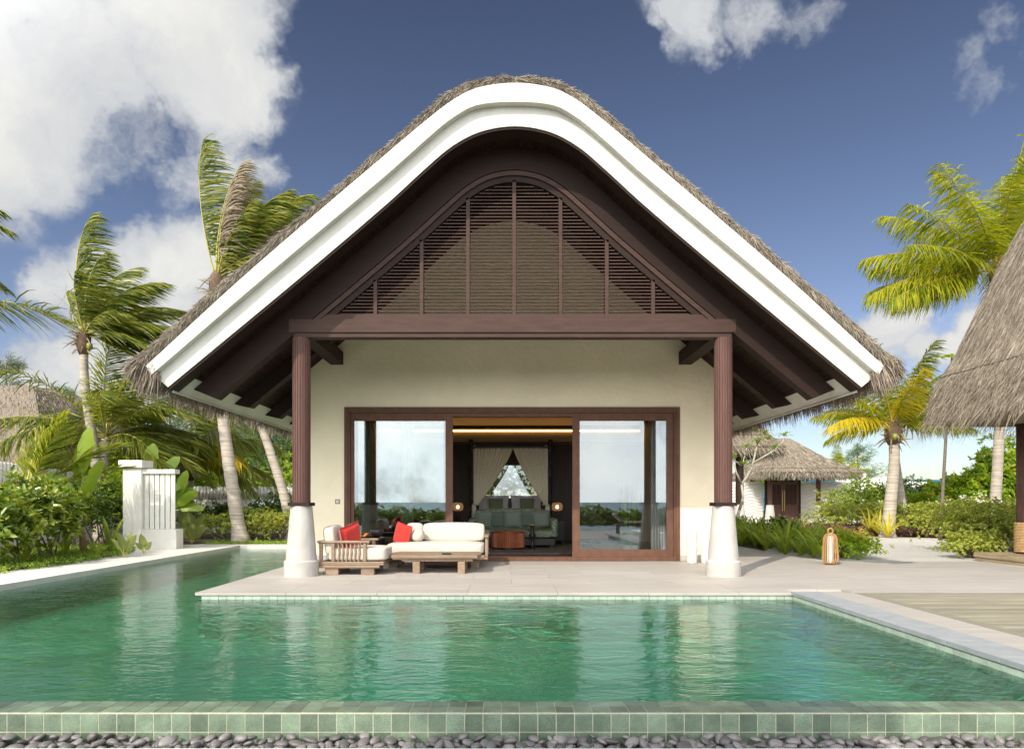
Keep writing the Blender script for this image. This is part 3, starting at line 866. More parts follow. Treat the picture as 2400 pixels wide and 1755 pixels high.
# rear wall with the window hole behind the bed
YR = 20.6
RX = .13
box('back_wall', 'room_dark', villa, WX0 + .2, RX - .85, YR, YR + .2, 0, 3.06)
box('back_wall', 'room_dark', villa, RX + .85, WX1 - .2, YR, YR + .2, 0, 3.06)
box('back_wall', 'room_dark', villa, RX - .85, RX + .85, YR, YR + .2, 0, 1.32)
box('back_wall', 'room_dark', villa, RX - .85, RX + .85, YR, YR + .2, 2.35, 3.06)
box('back_wall', 'room_cream', villa, WX0 + .2, WX1 - .2, YR, YR + .2, 3.061, 4.2)
for z in (2.98, 3.04):
    box('moulding', 'room_cream', villa, WX0 + .21, WX1 - .21, YR - .04, YR - .002, z, z + .022)
box('ceiling', 'room_cream', villa, WX0 + .2, WX1 - .2, YF + .225, YR + .2, 4.0, 4.05)
box('ceiling_lip', 'room_dark', villa, WX0 + .25, WX1 - .25, YR - .42, YR - .36, 3.42, 3.52)
box('ceiling_lip', 'room_dark', villa, WX0 + .25, WX1 - .25, YR - .359, YR - .005, 3.42, 3.44)
box('cove_light', 'cove_glow', villa, WX0 + .3, WX1 - .3, YR - .345, YR - .30, 3.445, 3.47)
box('cove_light', 'cove_glow', villa, WX0 + .3, WX1 - .3, YR - .035, YR - .005, 3.385, 3.41)
box('room_floor', 'room_floor', villa, WX0 + .2, WX1 - .2, YF + .23, YR, -.03, .012)
box('window_frame', 'black_wood', villa, RX - .85, RX + .85, YR - .02, YR - .001, 2.33, 2.38)
box('window_pane', 'window_glass', villa, RX - .85, RX + .85, YR + .08, YR + .09, 1.32, 2.35)
# wooden door surround, stepped
def frame(name, x0, x1, z0, z1, t, y0, y1, parent, m='frame_wood', bottom=True, tb=None):
    tb = tb or t
    f = MB()
    f.box(x0, x0 + t, y0, y1, z0, z1); f.box(x1 - t, x1, y0, y1, z0, z1); f.box(x0 + t, x1 - t, y0, y1, z1 - tb, z1)
    if bottom: f.box(x0 + t, x1 - t, y0, y1, z0, z0 + t)
    return f.build(name, m, parent, bevel=.003)
frame('door_surround', DX0 - .02, DX1 + .02, 0.001, DZ + .02, .075, YF - .035, YF + .24, villa)
frame('door_surround', DX0 + .055, DX1 - .055, .03, DZ - .055, .04, YF - .015, YF + .20, villa)
PXM = 115.0
def leaf(x0, x1, zt, zb, st_l, st_r, gy):
    d = thing_part = frame_obj = None
    f = MB(); y0, y1 = gy, gy + .055
    f.box(x0, x0 + st_l, y0, y1, zb, zt); f.box(x1 - st_r, x1, y0, y1, zb, zt)
    f.box(x0 + st_l, x1 - st_r, y0, y1, zt - .155, zt); f.box(x0 + st_l, x1 - st_r, y0, y1, zb, zb + .16)
    d = f.build('sliding_door', 'frame_wood', villa, bevel=.003)
    gg = MB().box(x0 + st_l - .01, x1 - st_r + .01, gy + .022, gy + .032, zb + .15, zt - .145).build('glass', 'window_glass', d)
    return d
zt, zb = DZ - .096, .07
leaf(DX0 + .096, S(1061, 0, YF).x, zt, zb, .07, .15, YF + .03)
leaf(S(1342, 0, YF).x, DX1 - .096, zt, zb, .15, .14, YF + .03)
leaf(DX0 + .10, S(1050, 0, YF).x, zt, zb, .12, .10, YF + .10)
box('door_head', 'frame_wood', villa, S(1061, 0, YF).x, S(1342, 0, YF).x, YF + .02, YF + .18, zt - .075, zt, .003)
box('door_sill', 'frame_wood', villa, DX0 + .06, DX1 - .06, YF - .03, YF + .22, .004, .075, .004)
# small switch box
sw = thing('wall_switch', 'small square grey switch plate on the cream wall left of the sliding doors', 'switch', (-3.42, YF, 1.4))
box('plate', 'grey_plastic', sw, -3.47, -3.375, YF - .012, YF - .001, 1.16, 1.255)
box('button', 'white_paint', sw, -3.452, -3.393, YF - .017, YF - .012, 1.178, 1.237)

# ---- thatch strands on the villa
def seg_pts(pl):
    A = np.array(pl); d = np.diff(A, axis=0); l = np.linalg.norm(d, axis=1); return A, d, l
def on_profile(pl, n):
    A, d, l = seg_pts(pl); c = np.concatenate([[0], np.cumsum(l)]); t = NR.uniform(0, c[-1], n)
    i = np.clip(np.searchsorted(c, t) - 1, 0, len(d) - 1); u = (t - c[i]) / l[i]
    P = A[i] + d[i] * u[:, None]; T = d[i] / l[i][:, None]
    sgn = np.where(P[:, 0] < XC, -1.0, 1.0)          # downhill sense
    return P, T * sgn[:, None], sgn
parts = []
n = 26000
P, T, sg = on_profile(THATCH, n)
Nn = np.stack([-T[:, 1] * sg, T[:, 0] * sg], 1)          # outward normal
# rolled front edge: strands around a roll of radius rr
ang = NR.uniform(-.25 * math.pi, .62 * math.pi, n)
rr = .068 + NR.normal(0, .006, n) + .008 * np.sin(P[:, 0] * 5.3) + .006 * np.sin(P[:, 0] * 12.1)
cx_ = P - Nn * .085
base = np.stack([cx_[:, 0] + Nn[:, 0] * rr * np.sin(ang), YG - .02 - rr * np.cos(ang) * 1.0, cx_[:, 1] + Nn[:, 1] * rr * np.sin(ang)], 1)
T3 = np.stack([T[:, 0], np.zeros(n), T[:, 1]], 1); N3 = np.stack([Nn[:, 0], np.zeros(n), Nn[:, 1]], 1)
tw = np.stack([N3[:, 0] * -np.cos(ang), -np.sin(ang) * 1.0, N3[:, 2] * -np.cos(ang)], 1)
D = T3 * NR.uniform(.8, 1.2, n)[:, None] + tw * NR.uniform(.25, .75, n)[:, None] + NR.normal(0, .07, (n, 3))
parts.append(ribbons(base, D, NR.uniform(.09, .20, n), NR.uniform(.005, .010, n), 0))
# stray spiky ends along the top
n = 260
P, T, sg = on_profile(THATCH, n)
T3 = np.stack([T[:, 0], np.zeros(n), T[:, 1]], 1); Nn = np.stack([-T[:, 1] * sg, T[:, 0] * sg], 1); N3 = np.stack([Nn[:, 0], np.zeros(n), Nn[:, 1]], 1)
base = np.stack([P[:, 0], YG + NR.uniform(-.06, .3, n), P[:, 1] - .02], 1)
parts.append(ribbons(base, T3 + N3 * NR.uniform(-.05, .22, n)[:, None] + NR.normal(0, .08, (n, 3)), NR.uniform(.08, .18, n), .006, 0))
# thatch slope surface
n = 16000
P, T, sg = on_profile(THATCH, n)
T3 = np.stack([T[:, 0], np.zeros(n), T[:, 1]], 1)
base = np.stack([P[:, 0], NR.uniform(YG + .15, YB, n), P[:, 1] - .055], 1)
parts.append(ribbons(base, T3 + NR.normal(0, .12, (n, 3)), NR.uniform(.2, .45, n), .014, .03))
V, Fa, _ = join(parts)
np_obj('thatch_straw', V, Fa, 'straw', villa, kind='stuff')
# roll core under the strands
mb = MB(); cen = offset(THATCH, .087)
mb.tube([(x, YG - .02, z) for x, z in cen], .063, 10); mb.build('thatch_roll', 'thatch', villa, smooth=True)
# eave fringe
parts = []
for sgn, end, te in ((-1, INNER[0], THATCH[0]), (1, INNER[-1], THATCH[-1])):
    n = 9500
    y = YG - .1 + (YB - YG) * NR.uniform(0, 1, n) ** 1.35
    x = te[0] + sgn * NR.uniform(-.34, .0, n)
    zz = te[1] - .02 - (np.abs(x - te[0]) < 10) * 0 - NR.uniform(0, .28, n) - .35 * (sgn * (te[0] - x)) * 0
    clump = .5 + .5 * np.sin(y * 9.1 + np.sin(y * 3.7) * 2)
    D = np.stack([sgn * NR.uniform(.0, .42, n), NR.normal(0, .12, n) - (y < YG + .4) * .2, -np.ones(n)], 1)
    parts.append(ribbons(np.stack([x, y, zz], 1), D, NR.uniform(.16, .36, n) * (.7 + .5 * clump), NR.uniform(.008, .016, n), .12))
    # splayed tuft at the front corner
    n = 1500
    P0 = np.array([te[0] - sgn * 0.05, YG - .02, te[1] - .10]) + NR.normal(0, 1, (n, 3)) * np.array([.045, .07, .045])
    th = NR.uniform(-.2, 1.0, n)
    D = np.stack([sgn * np.cos(th * 1.3), NR.normal(-.1, .25, n), -np.sin(th * 1.3) - .45], 1)
    parts.append(ribbons(P0, D, NR.uniform(.12, .24, n), NR.uniform(.008, .015, n), .3))
V, Fa, _ = join(parts)
np_obj('eave_fringe', V, Fa, 'straw_dark', villa, kind='stuff')

# ================================================================== other thatched buildings
def thatch_hip(root, x0, x1, y0, y1, ze, zr, rx0, rx1, ry0, ry1, prof_=None, n=9000, fr=5000, sl=.3, sw=.012, seam=.14, fl=.34, m='straw'):
    """concave hipped thatch roof: eave rectangle to ridge rectangle. prof_: (t, zfrac)"""
    pr = prof_ or [(0, 0), (.1, .10), (.3, .26), (.6, .55), (1, 1)]
    ts = np.array([p[0] for p in pr]); zs = np.array([p[1] for p in pr])
    E = np.array([(x0, y0), (x1, y0), (x1, y1), (x0, y1)], float); Rg = np.array([(rx0, ry0), (rx1, ry0), (rx1, ry1), (rx0, ry1)], float)
    def zf(t): return ze + (zr - ze) * np.interp(t, ts, zs)
    def pt(side, u, t):
        a = E[side] * (1 - t)[:, None] + Rg[side] * t[:, None]; b = E[(side + 1) % 4] * (1 - t)[:, None] + Rg[(side + 1) % 4] * t[:, None]
        q = a * (1 - u)[:, None] + b * u[:, None]
        return np.stack([q[:, 0], q[:, 1], zf(t)], 1)
    lv = np.linspace(0, 1, 15); nu = 10; V = []; Fa = []
    for sd in range(4):
        off = len(V)
        for t in lv:
            for u in np.linspace(0, 1, nu + 1): V.append(pt(np.array([sd]), np.array([u]), np.array([t]))[0])
        for i in range(len(lv) - 1):
            for j in range(nu): a = off + i * (nu + 1) + j; Fa.append((a, a + 1, a + nu + 2, a + nu + 1))
    off = len(V)
    for sd in range(4): V.append((E[sd][0], E[sd][1], ze)); 
    for sd in range(4): V.append((E[sd][0] * .9 + E[(sd + 2) % 4][0] * .1, E[sd][1] * .9 + E[(sd + 2) % 4][1] * .1, ze - .10))
    Fa += [(off + s, off + (s + 1) % 4, off + 4 + (s + 1) % 4, off + 4 + s) for s in range(4)]
    Fa.append((off + 4, off + 5, off + 6, off + 7))
    np_obj('thatch_roof', np.array(V), np.array(Fa), 'thatch', root)
    parts = []
    per = np.linalg.norm(np.roll(E, -1, 0) - E, axis=1); pw_ = per / per.sum()
    sd = NR.choice(4, n, p=pw_); u = NR.uniform(0, 1, n); t = 1 - np.sqrt(NR.uniform(0, 1, n) * .98)
    t = np.clip(t, .0, .99)
    P = pt(sd, u, t); Q = pt(sd, u, np.maximum(t - .03, 0)); Q2 = pt(sd, u, t + .01)
    D = nrm(np.where((t > .03)[:, None], Q - P, P - Q2)); D = D + NR.normal(0, .07, (n, 3)); D[:, 2] += NR.uniform(0, .05, n)
    P[:, 2] += .012
    parts.append(ribbons(P, D, NR.uniform(.6, 1.2, n) * sl, sw, .03))
    n = fr
    sd = NR.choice(4, n, p=pw_); u = NR.uniform(0, 1, n); t = NR.uniform(0, .05, n)
    P = pt(sd, u, t); c = np.array([(x0 + x1) / 2, (y0 + y1) / 2, 0]); outd = nrm((P - c) * np.array([1, 1, 0]))
    P[:, 2] -= NR.uniform(0, .12, n)
    D = outd * NR.uniform(.1, .9, n)[:, None] + np.array([0, 0, -1.0]) + NR.normal(0, .15, (n, 3))
    parts.append(ribbons(P, D, fl * NR.uniform(.5, 1.1, n), sw * 1.1, .1))
    V, Fa, _ = join(parts)
    np_obj('thatch_straw', V, Fa, m, root, kind='stuff')
    if seam:
        t = np.full(60, seam)
        pts = []
        for sd in range(4): pts += [tuple(q) for q in pt(np.full(15, sd), np.linspace(0, 1, 15), np.full(15, seam)) + np.array([0, 0, .02 + 0])]
        pts = [(x, y, z + R.uniform(-.01, .02)) for x, y, z in pts]
        MB().tube(pts + pts[:1], .014, 5, False).build('thatch_rope', 'bark', root)
    return pt

# pavilion on the right
pav = thing('pool_pavilion', 'tall steep thatched pavilion on a low timber plinth at the right edge', 'pavilion', (12, 11.4, 0))
thatch_hip(pav, 9.12, 15.6, 8.2, 14.5, 2.86, 9.6, 12.0, 12.9, 10.9, 12.0,
           [(0, 0), (.042, .115), (.142, .205), (.255, .36), (.42, .56), (.7, .8), (1, 1)], 70000, 11000, .32, .008, .075, .32)
for k in range(4):
    box('plinth_board', 'plinth_timber', pav, 9.67, 14.6, 9.0 + k * 1.19, 9.0 + (k + 1) * 1.19 - .004, .07, .165, .006)
box('plinth_board', 'plinth_timber', pav, 9.69, 14.58, 9.02, 13.74, .0, .066, .004)
me_c = MB().lathe([(.20, .165), (.20, 3.0)], n=28).mesh('column', 'column_wood'); me_c.polygons.foreach_set('use_smooth', [True] * len(me_c.polygons))
rp_ = MB()
hp = []
for k in range(19 * 20):
    a = 2 * math.pi * k / 20; hp.append((.222 * math.cos(a), .222 * math.sin(a), .20 + .031 * k / 20))
rp_.tube(hp, .017, 6)
me_r = rp_.mesh('rope_wrap', 'rope'); me_r.polygons.foreach_set('use_smooth', [True] * len(me_r.polygons))
for x, y in ((10.45, 13.3), (14.0, 13.3), (10.45, 9.6), (14.0, 9.6)):
    c = inst('column', me_c, pav, (x, y, 0))
    o = bpy.data.objects.new('rope_wrap', me_r); link(o, c)
box('roof_ring_beam', 'dark_wood', pav, 10.25, 14.2, 13.2, 13.4, 2.72, 2.9)
box('roof_ring_beam', 'dark_wood', pav, 10.35, 10.55, 9.4, 13.199, 2.72, 2.9)

# gate pavilion
gp = thing('gate_pavilion', 'small thatched gatehouse with double wooden doors at the end of the path', 'gatehouse', (15, 36, 0))
thatch_hip(gp, 12.9, 18.0, 33.6, 38.2, 2.72, 4.62, 14.6, 15.3, 35.8, 36.0, [(0, 0), (.2, .16), (.5, .42), (.8, .75), (1, 1)], 9000, 3500, .28, .02, .12, .38)
me_gc = MB().lathe([(.115, 1.04), (.115, 2.75)], n=16).mesh('column', 'column_wood')
me_gb = MB().lathe([(.30, 0), (.30, .2), (.27, .22), (.18, 1.04)], n=24).mesh('column_base', 'white_plaster')
me_gb.polygons.foreach_set('use_smooth', [True] * len(me_gb.polygons))
for x, y in ((13.86, 34.9), (16.40, 34.9), (13.86, 37.4), (16.4, 37.4)):
    c = inst('column', me_gc, gp, (x, y, 0)); o = bpy.data.objects.new('column_base', me_gb); link(o, c)
box('lintel', 'dark_wood', gp, 13.7, 16.56, 34.8, 35.0, 2.6, 2.72)
box('screen_panel', 'dark_wood', gp, 13.99, 15.68, 35.67, 35.69, .05, 2.26)
gd = thing('gate_door', 'brown double door with lattice windows and long brass handles', 'door', (14.8, 35.6, 0))
dx0, dx1 = 13.99, 15.68
frame('door_frame', dx0 - .09, dx1 + .09, 0, 2.36, .085, 35.55, 35.75, gd, 'dark_wood', False)
for k in range(2):
    a = dx0 + k * (dx1 - dx0) / 2 + .004; b = a + (dx1 - dx0) / 2 - .008
    lf = MB(); lf.box(a, b, 35.6, 35.65, .02, 1.05); lf.box(a, a + .13, 35.6, 35.65, 1.05, 2.27); lf.box(b - .1, b, 35.6, 35.65, 1.05, 2.27); lf.box(a + .13, b - .1, 35.6, 35.65, 2.13, 2.27)
    lf.box(a + .12, b - .12, 35.588, 35.6, .15, .9)
    l_ = lf.build('door_leaf', 'column_wood', gd)
    for j in range(9):
        x = a + .15 + j * (b - a - .27) / 8
        box('lattice_bar', 'column_wood', l_, x - .009, x + .009, 35.612, 35.625, 1.05, 2.13)
    for j in range(10):
        z = 1.08 + j * .115
        box('lattice_bar', 'column_wood', l_, a + .13, b - .1, 35.626, 35.638, z - .008, z + .008)
    xh = (b - .05) if k == 0 else (a + .05)
    MB().tube([(xh, 35.56, .72), (xh, 35.54, .8), (xh, 35.54, 1.75), (xh, 35.56, 1.83)], .02, 8).build('door_handle', 'brass', l_)
# wavy garden wall
ww = thing('wavy_wall', 'white garden wall carved with rows of waves on both sides of the gate', 'wall', (14, 36, 0))
for x0, x1 in ((8.0, 13.86), (15.8, 19.4)):
    box('wall_panel', 'bright_white', ww, x0, x1, 35.8, 36.1, -.03, 2.28)
    for r in range(13):
        z = .12 + r * .165
        pts = [(x, 35.80, z + .055 * math.sin(x * 7.6 + .25 * r)) for x in np.arange(x0 + .02, x1, .06)]
        MB().tube(pts, .034, 5).build('wave_rib', 'bright_white', ww)
# taller pavilion between the villa and the gate
bp_ = thing('garden_pavilion', 'thatched garden pavilion on dark columns just behind the villa corner', 'pavilion', (8, 27, 0))
thatch_hip(bp_, 5.4, 10.55, 25.0, 30, 3.30, 6.3, 7.4, 8.0, 27, 28, [(0, 0), (.15, .12), (.35, .34), (.6, .7), (.8, .9), (1, 1)], 9000, 3500, .26, .016, .17, .42)
me_c2 = MB().lathe([(.15, 1.1), (.15, 3.35)], n=18).mesh('column', 'dark_wood'); me_b2 = MB().lathe([(.28, 0), (.28, .2), (.25, .22), (.17, 1.1)], n=24).mesh('column_base', 'white_plaster')
me_b2.polygons.foreach_set('use_smooth', [True] * len(me_b2.polygons))
for x, y in ((9.0, 25.6), (9.0, 29.2), (6.2, 29.2)):
    c = inst('column', me_c2, bp_, (x, y, 0)); o = bpy.data.objects.new('column_base', me_b2); link(o, c)
# stepped white fence right of the gate wall
wf = thing('corrugated_fence', 'white corrugated fence stepping down to the sea behind the gate wall', 'fence', (20, 36.5, 0))
me_s = MB().lathe([(.06, 0), (.06, 1)], n=10).mesh('fence_slat', 'bright_white'); me_s.polygons.foreach_set('use_smooth', [True] * len(me_s.polygons))
x = 18.3
while x < 23.4:
    h = 2.75 if x < 20.0 else (2.55 if x < 21.6 else 2.35)
    inst('fence_slat', me_s, wf, (x, 36.9, 0), scale=(1, 1, h + R.uniform(-.02, .02))); x += .125
# left neighbour roof
ln = thing('neighbour_house', 'brown thatched house roof beyond the fence at the left edge', 'house', (-20, 22, 0))
thatch_hip(ln, -28, -15.2, 22, 30, 2.48, 5.5, -26, -17.9, 25, 27, [(0, 0), (.2, .30), (.45, .68), (.7, .92), (.85, 1.0), (1, 1)], 15000, 3500, .22, .02, 0, .25, 'straw_dark')
box('wall', 'white_plaster', ln, -27, -16.2, 23, 29, 0, 2.5)
# left fence: corrugated slats on a low white wall
fn = thing('garden_fence', 'white corrugated slat fence on a low plastered wall behind the left planting', 'fence', (-13, 20, 0))
way = [(-14.2, 13.6, 2.5), (-13.9, 18.5, 2.30), (-13.3, 23.0, 2.02), (-12.6, 26.0, 1.82), (-3.0, 27.5, 1.74)]
cnt = 0
for (xa, ya, za), (xb, yb, zb_) in zip(way, way[1:]):
    L_ = math.hypot(xb - xa, yb - ya); k = int(L_ / .125); dx, dy = (xb - xa) / L_, (yb - ya) / L_
    for i in range(k):
        t = (i + .5) / k; x, y, zt_ = xa + (xb - xa) * t, ya + (yb - ya) * t, za + (zb_ - za) * t
        inst('fence_slat', me_s, fn, (x, y, 1.27), scale=(1, 1, zt_ - 1.27)); cnt += 1
    c = Vector(((xa + xb) / 2, (ya + yb) / 2, .62)); MB().obox(c, (dx * L_ / 2, dy * L_ / 2, 0), (-dy * .09, dx * .09, 0), (0, 0, .66)).build('fence_wall', 'bright_white', fn)
# ================================================================== FURNITURE ON THE TERRACE
def cushion(name, m, parent, x0, x1, y0, y1, z0, z1, r=.06, puff=.012, rot=None, label=None):
    """rounded, slightly puffed box"""
    bm = bmesh.new(); bmesh.ops.create_cube(bm, size=1)
    sx, sy, sz = x1 - x0, y1 - y0, z1 - z0
    for v in bm.verts: v.co = Vector((v.co.x * sx, v.co.y * sy, v.co.z * sz))
    bmesh.ops.subdivide_edges(bm, edges=bm.edges[:], cuts=5, use_grid_fill=True)
    r = min(r, sx * .48, sy * .48, sz * .48)
    for v in bm.verts:
        h = Vector((sx / 2 - r, sy / 2 - r, sz / 2 - r)); c = Vector([max(-h[i], min(h[i], v.co[i])) for i in range(3)])
        d = v.co - c
        if d.length > r: v.co = c + d.normalized() * r
        u = [v.co.x / (sx / 2), v.co.y / (sy / 2), v.co.z / (sz / 2)]
        k = (1 - u[0]**2) * (1 - u[1]**2) + (1 - u[1]**2) * (1 - u[2]**2) + (1 - u[0]**2) * (1 - u[2]**2)
        v.co += v.co.normalized() * puff * k * .6
    cen = Vector(((x0 + x1) / 2, (y0 + y1) / 2, (z0 + z1) / 2))
    if rot is not None:
        q = Matrix.Rotation(rot[0], 4, 'X') @ Matrix.Rotation(rot[1], 4, 'Y') @ Matrix.Rotation(rot[2], 4, 'Z')
        for v in bm.verts: v.co = q @ v.co
    org = ORG.get(parent.name, Vector()) if parent else Vector()
    for v in bm.verts: v.co += cen - org
    me = bpy.data.meshes.new(name); bm.to_mesh(me); bm.free(); me.materials.append(M[m])
    me.polygons.foreach_set('use_smooth', [True] * len(me.polygons))
    o = link(bpy.data.objects.new(name, me), parent)
    ORG[o.name] = org
    b = o.modifiers.new('smooth', 'SUBSURF'); b.levels = 1; b.render_levels = 1
    return o
def pillow(name, m, w, h, t, loc, rot, label=None, cat='cushion', group=None, parent=None):
    N_ = 12; V = []; Fa = []
    for s in (1, -1):
        off = len(V)
        for i in range(N_ + 1):
            for j in range(N_ + 1):
                u = -1 + 2 * i / N_; v = -1 + 2 * j / N_
                e = max(0, (1 - u**4)) ** .5 * max(0, (1 - v**4)) ** .5
                pin = 1 - .07 * (1 - abs(u * v)) * (max(abs(u), abs(v)) ** 2)
                V.append((u * w / 2 * pin, s * (t / 2 * e ** .8 + .002), v * h / 2 * pin))
        for i in range(N_):
            for j in range(N_):
                a = off + i * (N_ + 1) + j; q = (a, a + 1, a + N_ + 2, a + N_ + 1); Fa.append(q if s < 0 else q[::-1])
    rim = [i * (N_ + 1) for i in range(N_)] + [N_ * (N_ + 1) + j for j in range(N_)] + [i * (N_ + 1) + N_ for i in range(N_, 0, -1)] + [j for j in range(N_, 0, -1)]
    o2 = (N_ + 1) ** 2
    for a, b in zip(rim, rim[1:] + rim[:1]): Fa.append((a, b, b + o2, a + o2))
    me = mesh_np(name, V, Fa, [m], smooth=True)
    o = link(bpy.data.objects.new(name, me), parent); o.location = loc; o.rotation_euler = rot
    if label: tag(o, label, cat, group)
    return o

# armchair, side on
ch = thing('armchair', 'slatted teak armchair with cream cushions beside the left column', 'armchair', (-2.5, 11.35, 0))
ax0, ax1, ay0, ay1 = -3.07, -2.02, 10.93, 11.78
f = MB()
f.box(ax0, ax1 + .02, ay0, ay0 + .09, .155, .22); f.box(ax0, ax1 + .02, ay1 - .09, ay1, .155, .22)
f.box(ax0, ax0 + .09, ay0 + .09, ay1 - .09, .155, .22); f.box(ax1 - .07, ax1 + .02, ay0 + .09, ay1 - .09, .155, .22)
f.box(ax0 + .09, ax1 - .07, ay0 + .09, ay1 - .09, .17, .20)
f.build('seat_frame', 'teak', ch, bevel=.012)
box('base_rail', 'teak', ch, ax0 - .03, ax1 - .05, ay0 - .02, ay0 + .05, .115, .158, .01)
for x in (ax0 + .10, ax1 - .36):
    for y in (ay0 + .01, ay1 - .12): box('leg', 'teak', ch, x, x + .22, y, y + .11, 0, .153, .01)
for y in (ay0 + .02, ay1 - .09):
    box('arm_rest', 'teak', ch, ax0 - .03, ax1 - .22, y - .015, y + .085, .525, .562, .01)
    for x in (ax0, ax0 + .20, ax1 - .33): box('arm_post', 'teak', ch, x, x + .055, y, y + .055, .222, .524, .006)
    for k in range(6):
        x = ax0 + .31 + k * .067
        MB().tube([(x, y + .03, .223), (x + .018, y + .015, .37), (x, y + .03, .523)], .017, 6).build('arm_slat', 'teak', ch)
box('back_rail', 'teak', ch, ax0 - .02, ax0 + .03, ay0 + .05, ay1 - .05, .5, .56, .01)
cushion('seat_cushion', 'cushion', ch, ax0 + .12, ax1 + .04, ay0 + .06, ay1 - .06, .215, .455, .05)
cushion('back_cushion', 'cushion', ch, ax0 + .04, ax0 + .26, ay0 + .08, ay1 - .08, .30, .80, .08, .02, (0, -.12, 0))
pillow('cushion', 'red_fabric', .44, .42, .17, (-2.62, 11.22, .63), (.15, -.30, math.radians(58)), 'red scatter cushion leaning in the slatted armchair')
# sofa
sf = thing('sofa', 'long low teak sofa with cream cushions facing the pool', 'sofa', (-1.25, 12.4, 0))
sx0, sx1, sy0, sy1 = -2.18, -.38, 12.02, 12.95
f = MB(); f.box(sx0, sx1, sy0, sy1, .17, .235); f.box(sx0 - .03, sx1 + .06, sy0 - .03, sy0 + .06, .155, .20)
f.build('seat_frame', 'teak', sf, bevel=.01)
for x in (sx0 + .06, sx1 - .26):
    for y in (sy0 + .05, sy1 - .16): box('leg', 'teak', sf, x, x + .16, y, y + .11, 0, .154, .01)
box('arm_rest', 'teak', sf, sx1 - .01, sx1 + .07, sy0 + .10, sy1 - .02, .555, .59, .01)
for y in (sy0 + .14, sy1 - .10): box('arm_post', 'teak', sf, sx1 + .005, sx1 + .055, y, y + .055, .20, .554, .005)
for k in range(7):
    y = sy0 + .24 + k * .075
    MB().tube([(sx1 + .03, y, .20), (sx1 + .045, y, .38), (sx1 + .03, y, .554)], .016, 6).build('arm_slat', 'teak', sf)
box('back_rail', 'teak', sf, sx0 + .02, sx1 + .03, sy1 - .04, sy1 + .01, .52, .57, .01)
for k in range(16):
    x = sx0 + .08 + k * .108; box('back_slat', 'teak', sf, x, x + .04, sy1 - .03, sy1, .236, .519)
cushion('seat_cushion', 'cushion', sf, sx0 + .01, sx1 - .02, sy0, sy1 - .06, .235, .46, .07, .01)
xm = -1.58
cushion('back_cushion', 'cushion', sf, sx0 + .28, xm, sy1 - .27, sy1 - .05, .44, .79, .07, .02, (-.12, 0, 0))
cushion('back_cushion', 'cushion', sf, xm + .005, sx1 - .03, sy1 - .28, sy1 - .06, .44, .80, .06, .02, (-.12, 0, 0))
bol = cushion('bolster', 'cushion', sf, sx0 + .42, sx0 + .66, sy0 + .30, sy1 - .30, .45, .71, .13, 0, (0, .35, 0))
pillow('cushion', 'red_fabric', .40, .40, .15, (-1.92, 12.42, .60), (-.1, .22, math.radians(-38)), 'red scatter cushion propped against the bolster of the cream sofa')
# coffee table
ct = thing('coffee_table', 'low plank coffee table with blocky legs in front of the sofa', 'table', (-1.13, 11.5, 0))
for k in range(4):
    y0 = 11.08 + k * .205; c = .05 if k in (0, 3) else 0
    MB().add([(-1.95 + c, y0, .262), (-.42 - c, y0, .262), (-.42, y0 + .2, .262), (-1.95, y0 + .2, .262), (-1.95 + c, y0, .315), (-.42 - c, y0, .315), (-.42, y0 + .2, .315), (-1.95, y0 + .2, .315)] if k < 3 else
             [(-1.95, y0, .262), (-.42, y0, .262), (-.42 - c, y0 + .2, .262), (-1.95 + c, y0 + .2, .262), (-1.95, y0, .315), (-.42, y0, .315), (-.42 - c, y0 + .2, .315), (-1.95 + c, y0 + .2, .315)],
             [(0, 3, 2, 1), (4, 5, 6, 7), (0, 1, 5, 4), (1, 2, 6, 5), (2, 3, 7, 6), (3, 0, 4, 7)]).build('top_plank', 'teak', ct, bevel=.006)
box('apron', 'teak', ct, -1.74, -.55, 11.14, 11.21, .205, .26, .006)
box('apron', 'teak', ct, -1.74, -.55, 11.76, 11.83, .205, .26, .006)
for x in (-1.555, -.80):
    for y in (11.12, 11.73): box('leg', 'teak', ct, x, x + .12, y, y + .14, 0, .204, .006)
at_ = tag(MB().box(-1.07, -.92, 11.16, 11.28, .316, .352).build('ashtray', 'gloss_dark', bevel=.008), 'small black metal ashtray box near the front edge of the coffee table', 'ashtray')
# side table with bowl, cloth and pot
sd = thing('side_table', 'dark wooden side table between the armchair and the sofa', 'table', (-2.6, 12.45, 0))
box('table_top', 'black_wood', sd, -2.86, -2.30, 12.2, 12.75, .50, .535, .006)
for x in (-2.80, -2.41):
    for y in (12.26, 12.64): box('leg', 'black_wood', sd, x, x + .05, y, y + .05, 0, .499)
box('apron', 'black_wood', sd, -2.78, -2.38, 12.27, 12.29, .42, .498)
ta = thing('tray', 'thin dark tray lying on the side table', 'tray', (-2.6, 12.4, .536))
MB().lathe([(.14, 0), (.17, .012), (.175, .03), (.165, .03), (.14, .014)], (-2.62, 12.38, .536), 24).build('tray_dish', 'black_wood', ta)
cl = MB(); rr_ = random.Random(3)
pts = [(-2.66 + .07 * math.cos(a) * (1 + .3 * math.sin(3 * a)), 12.36 + .06 * math.sin(a), .565 + .035 * math.sin(2 * a + 1)) for a in np.linspace(0, 9, 24)]
cl.tube(pts, [.022 + .01 * rr_.random() for _ in pts], 8)
tag(cl.build('napkin', 'orange_cloth', smooth=True), 'crumpled orange cloth on the tray of the side table', 'napkin')
bw = MB().lathe([(.05, 0), (.07, .01), (.115, .07), (.125, .14), (.11, .15), (.10, .08), (.06, .03)], (-2.42, 12.5, .536), 28).build('bowl', 'black_wood', smooth=True)
tag(bw, 'deep black bowl on the right of the side table', 'bowl')
